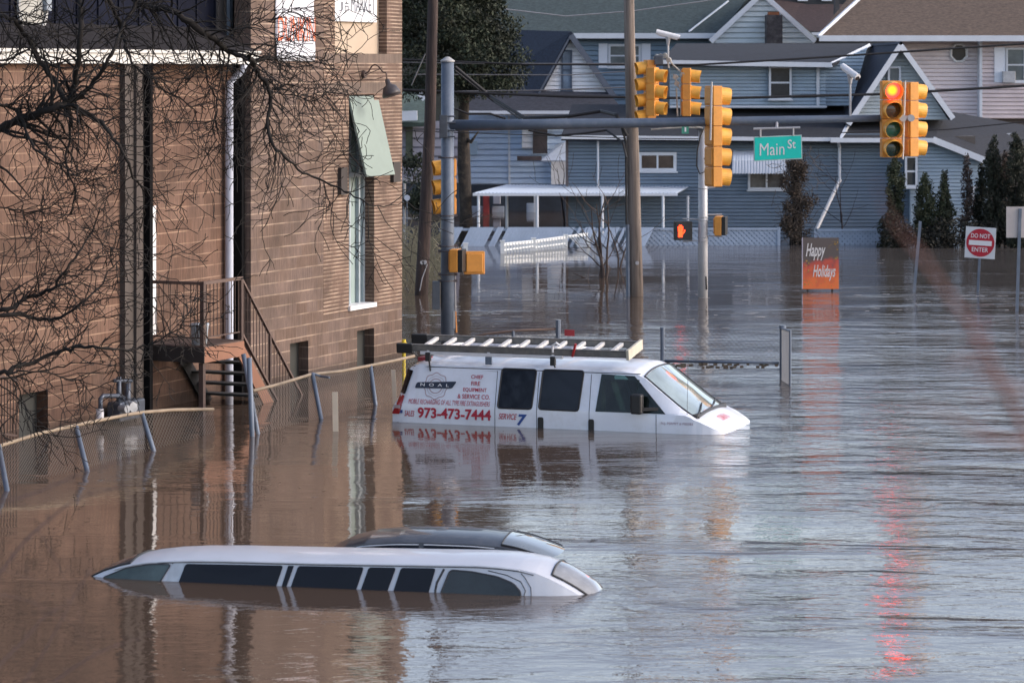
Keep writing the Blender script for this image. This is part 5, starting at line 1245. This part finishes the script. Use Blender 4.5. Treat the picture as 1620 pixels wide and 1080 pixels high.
MB().add([(x, Y5-.05, z) for x, _, z in oc[:8]], [tuple(range(8))]).build('pane', pane, wo_)
window(h5, 1591, 76, 1622, 130, Y5-.5, shut=.42, glass=curt)
bx(MB(), 1586, 113, 1606, 131, Y5-.7, .5, .1).build('air_conditioner', M('ac_white', (.42, .44, .47), .5, .2, 8), h5, bevel=.02)
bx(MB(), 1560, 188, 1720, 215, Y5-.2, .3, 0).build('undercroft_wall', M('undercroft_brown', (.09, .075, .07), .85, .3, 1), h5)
MB().box(XX(1425, Y5), XX(1720, Y5), Y5+.3, Y5+9, -1, ZZ(66, Y5)).build('house_core', M('core', (0, 0, 0)), h5)
h6 = thing('small_grey_house', 'small grey house with a green roof left of the dark utility pole', 'house')
Y6 = 108.0
MB().slab([P(560, 196, Y6-1), P(672, 194, Y6-1), P(676, 150, Y6+3), P(560, 130, Y6+3)], .15).build('roof', shingle('roof_green', (.06, .09, .08)), h6)
MB().bar(P(560, 186, Y6-1.05), P(660, 183, Y6-1.05), .3, .35).bar(P(655, 140, Y6+1), P(672, 157, Y6+1), .2, .2).build('gutter', trim, h6)
siding(MB(), [(560, 192), (735, 192), (735, 292), (560, 292)], Y6, .3, .02).build('wall', sidmat('siding_pale_lilac', (.30, .30, .36)), h6)
bx(MB(), 642, 196, 653, 262, Y6-.05, .0, .04).build('window', M('pane_olive', (.07, .09, .07), .2, .3), h6)
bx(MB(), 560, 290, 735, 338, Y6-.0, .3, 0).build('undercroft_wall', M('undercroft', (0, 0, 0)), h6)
rb_ = thing('pipe_rail', 'low galvanised pipe railing behind the dark utility pole', 'railing')
k = MB()
for y in (286, 345): k.tube([P(600, y, 94), P(664, y+1, 94)], .045, 6)
for x in (640,): k.tube([P(x, 283, 94), P(x, 400, 94)], .05, 6)
k.build('rail', steel_l, rb_)
q = thing('round_reflector', 'small round pale marker disc behind the dark utility pole', 'marker')
MB().disc(P(644, 313, 93), .095, (0, 1, 0), .03, 16).build('disc', M('disc_pale', (.5, .55, .65), .4), q); MB().tube([P(644, 314, 93.05), P(644, 400, 93.05)], .015, 5).build('stem', steel, q)
# raised bank closing the view behind the houses
hl = MB(); hl.box(-120, 120, 175, 180, -1.5, 15.5); 
o = hl.build('hills', M('far_wood_slope', (.045, .05, .045), .95, .5, .35)); o['kind'] = 'structure'

# ================================================================== TREES AND PLANTS
def leaf_cloud(centers, per, size, rr, flat=1.0):
    """many small leaf-sized quads in clumps; centers = (x,y,z,rx,ry,rz)"""
    V = []; 
    for (x, y, z, rx, ry, rz) in centers:
        n = max(4, int(per*rx*rz)); d = rr.normal(size=(n, 3)); d /= np.linalg.norm(d, axis=1)[:, None]; d *= (rr.rand(n)**.45)[:, None]
        p = np.array([x, y, z])+d*np.array([rx, ry, rz]); s = size*(.5+rr.rand(n)); a = rr.normal(size=(n, 3)); a /= np.linalg.norm(a, axis=1)[:, None]
        b = np.cross(a, rr.normal(size=(n, 3))); b /= np.linalg.norm(b, axis=1)[:, None]
        a *= s[:, None]; b *= (s*.45)[:, None]
        V.append(np.stack([p-a, p+b, p+a, p-b], 1).reshape(-1, 3))
    v = np.concatenate(V); n = len(v)//4
    mb = MB(); mb.v = [tuple(q) for q in v.tolist()]; mb.f = [(4*i, 4*i+1, 4*i+2, 4*i+3) for i in range(n)]; return mb
def leafmat(name, c, var=.5, sc=.8): return M(name, c, .8, var, sc, detail=3)
rr = np.random.RandomState(5)
Yt = 92.6
tr1 = thing('evergreen_tree', 'big dark evergreen tree with a rough ivy hung trunk behind the steel pole', 'tree')
MB().tube([P(738, 395, Yt), P(737, 330, Yt), P(734, 260, Yt), P(733, 190, Yt), P(736, 120, Yt), P(732, 20, Yt), P(735, -100, Yt)], [.25, .20, .22, .18, .17, .1, .06], 10).tube([P(734, 215, Yt), P(745, 225, Yt-.2), P(757, 208, Yt-.3)], [.08, .06, .02], 6).tube([P(736, 350, Yt), P(745, 340, Yt-.2)], [.12, .05], 6).build('trunk', M('trunk_dark', (.026, .022, .019), .95, .5, 9, .02, dirt=(.14, .11, .08), dirt_scale=6, dirt_amt=.5), tr1, smooth=True)
cs = []
edge = [(-100, 640, 800), (-50, 615, 790), (0, 600, 792), (30, 600, 800), (60, 600, 812), (90, 605, 826), (115, 610, 822), (140, 640, 800), (158, 655, 770)]
ey = [e[0] for e in edge]
for i in range(280):
    y = rr.uniform(-110, 150); x0, x1 = np.interp(y, ey, [e[1] for e in edge]), np.interp(y, ey, [e[2] for e in edge])
    x = rr.uniform(x0, x1); yy = Yt+rr.uniform(-2.6, 1.4)*(1-.6*abs((x-x0)/(x1-x0)*2-1)); p = P(x, y, yy); s = rr.uniform(.32, .75); cs.append((p.x, p.y, p.z, s, s*.9, s*.6))
leaf_cloud(cs, 1100, .058, rr).build('crown', leafmat('evergreen_foliage', (.020, .029, .016), .75, 1.3), tr1)
bl = MB()
for i in range(40):
    c = cs[i*3]; t = P(734, 40, Yt); bl.tube([(t.x, t.y, c[2]-.4), (c[0], c[1], c[2])], [.05, .015], 4)
bl.build('limbs', bark, tr1)

def cypress(label, px, y0, y1, wpx, Y, seed, col, lean=0, dens=1.0):
    r = np.random.RandomState(seed); o = thing('cypress', label, 'tree', group='cypress row beside the blue house'); cs = []
    H_ = (y1-y0)*Y/F; n = int(10+H_*9)
    for i in range(n):
        t = (i+.5)/n; wd = wpx*(.14+.9*math.sin(min(1, t*1.25+.05)*math.pi*.62)**.9)*(.75+.5*r.rand())
        for k in range(3):
            p = P(px+lean*(1-t)+r.uniform(-.5, .5)*wd, y0+(y1-y0)*t, Y+r.uniform(-.3, .3)); s = wd*.20*Y/F*(.7+.6*r.rand()); cs.append((p.x, p.y, p.z, s+.04, s+.05, s*1.4+.08))
    leaf_cloud(cs, 2300*dens, .045, r).build('foliage', col, o)
    b = P(px, y1+12, Y); MB().tube([P(px, y1+14, Y), P(px+lean*.7, y0+8, Y)], [.05, .015], 6).build('trunk', bark, o); return o
cy1 = leafmat('cypress_green', (.030, .040, .020), .6, 1.6); cy2 = leafmat('cypress_brown', (.055, .040, .034), .6, 1.6); cy3 = leafmat('cypress_dark', (.018, .023, .014), .6, 1.6)
cypress('narrow cypress with a ragged middle, first from the left, under the red signal', 1416, 252, 345, 24, 90.6, 1, cy1)
cypress('low dark bushy conifer at the foot of the leftmost cypress', 1409, 335, 392, 34, 90.2, 21, cy3)
cypress('round topped cypress, second tall one from the left', 1465, 276, 392, 28, 90.4, 2, cy1)
cypress('pointed cypress, third tall one from the left', 1494, 272, 392, 24, 90.5, 3, cy1)
cypress('thin brown dying cypress with a bare looking top', 1530, 246, 390, 17, 90.6, 4, cy2, dens=.6)
cypress('tall dark cypress just left of the two rightmost ones', 1572, 216, 385, 27, 90.3, 5, cy3)
cypress('broad dark cypress at the right edge above the beige sign back', 1607, 212, 392, 34, 90.0, 6, cy3)
cypress('brown flecked cypress between the two tall dark ones', 1590, 240, 380, 20, 90.8, 7, cy2, dens=.7)
cypress('leaning dark cypress left of the tall group', 1552, 262, 388, 20, 90.9, 8, cy3)
us = leaf_cloud([(P(x, y, 90.0).x, 90.0+rr.uniform(-.4, .4), max(.1, P(x, y, 90.0).z), .28, .25, .22) for x, y in [(1395+rr.rand()*240, 350+rr.rand()*38) for _ in range(80)]], 1100, .05, rr).build('undergrowth', leafmat('undergrowth_dark', (.022, .022, .017), .7, 2)); us['kind'] = 'stuff'
# overgrown stump on the house front
vs_ = thing('vine_covered_stump', 'tall dead trunk smothered in brown vines against the slate blue house', 'tree')
MB().tube([P(1258, 395, 91.6), P(1262, 330, 91.6), P(1256, 262, 91.6)], [.2, .17, .12], 8).build('trunk', bark, vs_)
cs = []
for i in range(60):
    y = rr.uniform(256, 388); c = np.interp(y, [256, 290, 330, 388], [1254, 1264, 1262, 1256]); wd = np.interp(y, [256, 280, 300, 340, 388], [10, 26, 30, 20, 20]); p = P(c+rr.uniform(-wd, wd), y, 91.4+rr.uniform(-.3, .3)); cs.append((p.x, p.y, p.z, .17, .2, .22))
leaf_cloud(cs, 2600, .04, rr).build('vines', leafmat('vine_brown', (.050, .036, .026), .7, 2.5), vs_)
k = MB()
for i in range(260):
    y = rr.uniform(250, 385); x = 1260+rr.normal()*14; p = P(x, y, 91.2); q = [p]; d = Vector((rr.normal()*.5, 0, rr.normal()))
    for j in range(4): d = (d+Vector((rr.normal()*.5, rr.normal()*.2, rr.normal()*.5))).normalized(); q.append(q[-1]+d*.14)
    k.tube(q, .008, 3, cap=False)
k.build('twigs', M('vine_twig', (.075, .06, .05), .9, .3), vs_)

def grow(mb, p, d, L_, r, depth, rr, sag=0., plane=.35, kids=(2, 4), wig=.35, minr=.0035):
    n = 4+int(L_/.22); pts = [p.copy()]; step = L_/n; q = p.copy(); d = d.normalized(); stops = []
    for i in range(n):
        d = d+Vector((rr.normal()*wig, rr.normal()*wig*plane, rr.normal()*wig-sag)); d.normalize(); q = q+d*step; pts.append(q.copy()); stops.append((q.copy(), d.copy(), (i+1)/n))
    mb.tube(pts, [max(minr, r*(1-.75*i/n)) for i in range(n+1)], 5 if r > .02 else 3, cap=False)
    if depth > 0:
        for _ in range(rr.randint(kids[0], kids[1]+1)+int(L_*1.2)):
            q, dd, t = stops[rr.randint(0, n)]; s = 1 if rr.rand() > .5 else -1; a = s*rr.uniform(.5, 1.2)
            nd = Vector((dd.x*math.cos(a)-dd.z*math.sin(a), dd.y+rr.normal()*plane, dd.x*math.sin(a)+dd.z*math.cos(a)))
            grow(mb, q, nd, L_*rr.uniform(.35, .65), max(minr, r*.55*(1-.5*t)), depth-1, rr, sag, plane, kids, wig, minr)
# small bare sapling in the water left of the grey pole
def sapling(label, px, yb, Y, hpx, seed, nst, mat, spread=.35, r=.03):
    o = thing('bare_sapling', label, 'tree'); rs = np.random.RandomState(seed); m = MB(); b = P(px, yb+25, Y)
    for i in range(nst):
        grow(m, b, Vector(((i-(nst-1)/2)*spread*.55+rs.normal()*.05, 0, 1.6)), hpx*Y/F*rs.uniform(.75, 1.05), r, 2, rs, -.07, .3, (0, 1), .10, .006)
    m.build('stems', mat, o); return o
sapling('bare many stemmed sapling standing in water left of the grey wooden pole', 954, 440, DW(440), 175, 8, 4, M('sapling_brown', (.06, .045, .04), .9, .3), .3, .045)
sapling('thin bare sapling right behind the first one', 977, 420, DW(425), 130, 18, 2, M('sapling_brown', (0, 0, 0)), .2, .03)
sapling('bare forked shrub in front of the loose downpipe of the blue house', 1335, 385, 91.5, 160, 28, 2, M('sapling_dark', (.03, .025, .03), .9, .3), .3, .035)
sapling('bare dark shrub between the porch awning and the slate blue house', 893, 335, 95, 110, 38, 2, M('sapling_dark', (0, 0, 0)), -.4, .03)
gs = MB(); rs = np.random.RandomState(3)
for i in range(520):
    x = rs.uniform(560, 700); yb = rs.uniform(385, 460); Y_ = DW(yb); b = P(x, yb, Y_); b.z = -.1; h_ = rs.uniform(.3, 1.1); gs.tube([b, b+Vector((rs.normal()*.15, 0, h_*.6)), b+Vector((rs.normal()*.35, 0, h_))], .012, 3, cap=False)
o = gs.build('reeds', M('reed_straw', (.17, .16, .11), .9, .5, 1)); o['kind'] = 'stuff'
gb = leaf_cloud([(P(x, y, 93.5).x, 93.5, P(x, y, 93.5).z, .35, .3, .3) for x, y in [(640+rr.rand()*30, 250+rr.rand()*90) for _ in range(24)]], 900, .06, rr)
tag(gb.build('green_bush', leafmat('bush_dark', (.03, .04, .025), .7, 1.5)), 'dark green bush left of the leaning brown utility pole', 'bush')

# ---- big bare tree in front of the brick wall
bt = thing('bare_tree', 'large leafless tree spreading tangled black branches across the brick wall from the left', 'tree')
rs = np.random.RandomState(77); tb = MB(); tw = MB()
limbs = [
 ([(-140, 300), (-60, 260), (0, 205), (35, 188), (60, 180), (85, 170), (108, 165)], .075, .055, 38.5),
 ([(108, 168), (118, 130), (125, 90), (128, 50), (126, 0), (128, -60)], .052, .035, 38.5),
 ([(108, 168), (135, 143), (160, 112), (180, 78), (192, 45), (215, 5), (235, -40)], .042, .02, 38.4),
 ([(-60, 10), (0, 25), (22, 32), (45, 60), (65, 98), (90, 135), (108, 165)], .035, .045, 38.6),
 ([(108, 165), (150, 190), (175, 212), (198, 250), (215, 285), (232, 300)], .042, .012, 38.4),
 ([(108, 170), (112, 210), (105, 260), (118, 300), (112, 340)], .026, .010, 38.6),
 ([(0, 165), (20, 172), (35, 188), (50, 230), (78, 250), (95, 262), (110, 282)], .032, .012, 38.3),
 ([(150, -40), (185, 25), (192, 50), (200, 75), (215, 105), (238, 122)], .040, .018, 39.0),
 ([(190, -30), (225, 8), (270, 18), (310, 42), (350, 70), (368, 84), (395, 92)], .060, .045, 39.2),
 ([(395, 92), (413, 122), (428, 152), (422, 192), (428, 222), (450, 248), (480, 272), (512, 286), (545, 303), (575, 318), (605, 326), (645, 320)], .038, .006, 39.0),
 ([(368, 84), (400, 98), (425, 92), (450, 93), (480, 88), (520, 95)], .022, .006, 39.3),
 ([(395, 92), (405, 115), (420, 140), (460, 150), (500, 158), (535, 130), (560, 90)], .016, .005, 39.2),
 ([(350, 70), (372, 45), (400, 38), (440, 28), (470, 16), (520, 8)], .014, .005, 39.4),
 ([(230, 115), (242, 125), (262, 145), (290, 160), (310, 178)], .022, .006, 39.0),
 ([(300, 45), (320, 90), (330, 130), (345, 165), (338, 200), (350, 235)], .020, .006, 39.3),
 ([(-60, 600), (0, 590), (20, 583), (55, 571), (90, 556), (120, 550), (150, 549), (185, 554), (215, 552), (240, 543), (262, 530), (290, 515)], .044, .006, 38.0),
 ([(-60, 500), (0, 492), (20, 488), (38, 472), (62, 464), (85, 455), (100, 430), (125, 400), (145, 368), (158, 330)], .042, .010, 38.2),
 ([(-40, 505), (10, 498), (40, 497), (62, 506), (95, 500), (120, 487), (150, 462), (172, 430), (200, 400)], .038, .008, 38.1),
 ([(0, 600), (40, 593), (90, 580), (140, 574), (200, 578), (240, 565)], .016, .005, 37.8),
 ([(10, 592), (60, 585), (105, 600), (130, 605), (150, 630)], .014, .005, 37.8),
 ([(85, 455), (120, 440), (150, 410), (175, 395), (215, 385)], .012, .005, 38.0),
 ([(120, 487), (180, 470), (230, 472), (290, 466), (330, 480)], .011, .004, 38.0),
 ([(262, 530), (285, 508), (297, 490), (290, 465)], .007, .004, 38.0),
 ([(0, 330), (30, 332), (55, 336), (95, 318), (130, 300), (160, 290)], .013, .005, 38.3),
 ([(68, 300), (66, 350), (62, 400), (68, 440), (82, 452)], .009, .006, 38.2),
 ([(0, 610), (25, 625), (45, 650), (60, 680), (90, 690)], .014, .005, 37.7),
 ([(-40, 100), (10, 95), (50, 75), (60, 62)], .02, .012, 38.6),
]
bt.location = (0, 0, 0)
for pts, r0, r1, Y in limbs:
    n = len(pts); Q = [P(x, y, Y+.25*math.sin(i*1.3+pts[0][0])) for i, (x, y) in enumerate(pts)]
    # smooth (Catmull-Rom)
    R = []
    for i in range(n-1):
        p0, p1, p2, p3 = Q[max(i-1, 0)], Q[i], Q[i+1], Q[min(i+2, n-1)]
        for t in (0, .25, .5, .75): R.append(.5*((2*p1)+(p2-p0)*t+(2*p0-5*p1+4*p2-p3)*t*t+(3*p1-p0-3*p2+p3)*t**3))
    R.append(Q[-1]); m = len(R)
    jit = [p+Vector((rs.normal()*.012, 0, rs.normal()*.012)) for p in R]
    tb.tube(jit, [.82*(r0+(r1-r0)*i/(m-1))*(1+.1*rs.normal()) for i in range(m)], 8, cap=False)
    for i in range(1, m):
        k = 2 if R[i].x < XX(520, Y) else 1
        for _ in range(k):
            if rs.rand() < (.36 if r0 < .03 and pts[0][1] > 150 else .66 if pts[0][1] < 400 else .42):
                d = (R[i]-R[i-1]).normalized(); s = 1 if rs.rand() > .5 else -1; a = s*rs.uniform(.4, 1.3)
                nd = Vector((d.x*math.cos(a)-d.z*math.sin(a), rs.normal()*.4, d.x*math.sin(a)+d.z*math.cos(a)))
                grow(tw, R[i], nd, rs.uniform(.3, 1.25)*(1.0 if pts[0][1] < 460 else .8), max(.0085, (r0+(r1-r0)*i/m)*.36), 2, rs, .035, .5, (1, 2), .21, .0052)
tb.build('limbs', bark, bt, smooth=True); tw.build('twigs', M('twig_dark', (.008, .0065, .006), .95, .4, 10, dirt=(.045, .042, .04), dirt_scale=2, dirt_amt=.35), bt)
k = MB(); k.tube([P(-420, 1300, 37.5), P(-330, 800, 37.5), P(-240, 450, 38), P(-140, 300, 38.5)], [.24, .2, .15, .09], 12); k.tube([P(-270, 560, 37.8), P(-150, 520, 38), P(-60, 500, 38.2)], [.09, .06, .042], 8); k.tube([P(-300, 660, 37.6), P(-150, 620, 37.9), P(-60, 600, 38)], [.08, .06, .044], 8)
k.tube([P(-200, 380, 38), P(-120, 100, 38.5), P(-60, -40, 38.8), P(60, -160, 39), P(190, -30, 39.2)], [.12, .1, .09, .08, .06], 8).build('trunk', bark, bt, smooth=True)

# ---- out of focus shrub close to the camera
def near(label, defs, mat, Y, seed, twl, buds=True):
    o = thing('foreground_shrub', label, 'shrub'); rs = np.random.RandomState(seed); m = MB()
    for pts, r0, r1 in defs:
        Q = [P(x, y, Y+.05*i) for i, (x, y) in enumerate(pts)]; R = []; n = len(Q)
        for i in range(n-1):
            p0, p1, p2, p3 = Q[max(i-1, 0)], Q[i], Q[i+1], Q[min(i+2, n-1)]
            for t in (0, .25, .5, .75): R.append(.5*((2*p1)+(p2-p0)*t+(2*p0-5*p1+4*p2-p3)*t*t+(3*p1-p0-3*p2+p3)*t**3))
        R.append(Q[-1]); m.tube(R, [r0+(r1-r0)*i/(len(R)-1) for i in range(len(R))], 6)
        if buds:
            for i in range(2, len(R), 2):
                m.disc(R[i]+Vector((rs.normal()*.01, 0, rs.normal()*.01)), r0*.9, (rs.normal(), .2, 1), r0*1.6, 6)
                if rs.rand() < twl: grow(m, R[i], Vector((rs.normal(), 0, rs.normal())), rs.uniform(.03, .12), r1*.6, 1, rs, 0, .4, (0, 1), .3, .0006)
    m.build('stems', mat, o); return o
near('blurred dark twigs crossing the bottom left corner', [
 ([(-30, 920), (0, 905), (40, 855), (80, 820), (120, 790), (170, 775), (215, 765)], .0055, .001),
 ([(-20, 796), (40, 785), (90, 765), (140, 745), (200, 727), (260, 705)], .0042, .001),
 ([(-20, 1075), (10, 1040), (40, 1010), (70, 975), (110, 950), (140, 905)], .004, .001),
 ([(60, 1100), (110, 1060), (160, 1030), (200, 1015), (240, 1003)], .004, .001),
 ([(30, 1090), (70, 1030), (100, 975), (125, 930), (145, 900)], .003, .0008),
 ([(-10, 940), (30, 945), (70, 960), (100, 975), (130, 1000)], .0025, .0008),
 ([(60, 835), (85, 880), (105, 920), (115, 935), (130, 985), (150, 1040)], .0018, .0006),
 ([(0, 900), (50, 915), (110, 930)], .0018, .0006)], M('near_twig', (.06, .042, .042), .9, .3, 40), 10.5, 5, .5)
near('heavily blurred reddish branches at the right side', [
 ([(1380, 270), (1400, 330), (1430, 372), (1455, 402), (1490, 452), (1530, 507), (1560, 560), (1600, 640), (1640, 720)], .0006, .0062),
 ([(1440, 640), (1500, 655), (1540, 682), (1580, 694), (1640, 702)], .0008, .0035),
 ([(1500, 590), (1530, 562), (1570, 600), (1640, 622)], .0008, .003)], M('near_branch', (.15, .085, .085), .9, .2, 30), 3.0, 9, 0, False)

# ---- floating leaves and scum by the wall
lv = MB(); rs = np.random.RandomState(21)
for i in range(260):
    k_i = i % 4; px = rs.uniform(0, 960) if k_i else rs.uniform(960, 1600); py = rs.uniform(700, 1070) if k_i < 2 else rs.normal(760, 30) if px < 600 else rs.uniform(600, 900)
    Y = DW(max(600, py)); x = XX(px, Y); a = rs.uniform(0, 3.1); L_ = rs.uniform(.008, .03)
    dx, dy = math.cos(a)*L_, math.sin(a)*L_; lv.add([(x-dx, Y-dy, .005), (x+dy*.5, Y-dx*.5, .006), (x+dx, Y+dy, .007), (x-dy*.5, Y+dx*.5, .006)], [(0, 1, 2, 3)])
o = lv.build('floating_leaves', M('floating_leaf', (.11, .08, .055), .8, .6, 9)); o['kind'] = 'stuff'
# ---- small floating and foam details
fo = MB(); rs = np.random.RandomState(12)
for i in range(90):
    px = rs.uniform(640, 1600); py = rs.choice([rs.normal(468, 5), rs.normal(495, 8), rs.uniform(395, 560)]); Y = DW(py); x = XX(px, Y); L_ = rs.uniform(.04, .3)
    fo.add([(x, Y, .004), (x+L_, Y-.02, .004), (x+L_*1.2, Y+.05, .004), (x+L_*.2, Y+.06, .004)], [(0, 1, 2, 3)])
o = fo.build('foam', M('foam', (.42, .42, .42), .8, .2)); o['kind'] = 'stuff'

# ================================================================== put every Empty at its thing's base
bpy.context.view_layer.update()
for o in list(bpy.data.objects):
    if o.type == 'EMPTY' and o.parent is None and o.location.length < 1e-6:
        vs_l = []
        def acc(c):
            for q in bpy.data.objects:
                if q.parent == c:
                    if q.type == 'MESH' and len(q.data.vertices): vs_l.append((q, [q.matrix_world @ Vector(b) for b in q.bound_box]))
                    acc(q)
        acc(o)
        if not vs_l: continue
        pts = [p for _, b in vs_l for p in b]
        c = Vector((sum(p.x for p in pts)/len(pts), sum(p.y for p in pts)/len(pts), max(0, min(p.z for p in pts))))
        o.location = c
        for q in bpy.data.objects:
            if q.parent == o: q.location = q.location-c
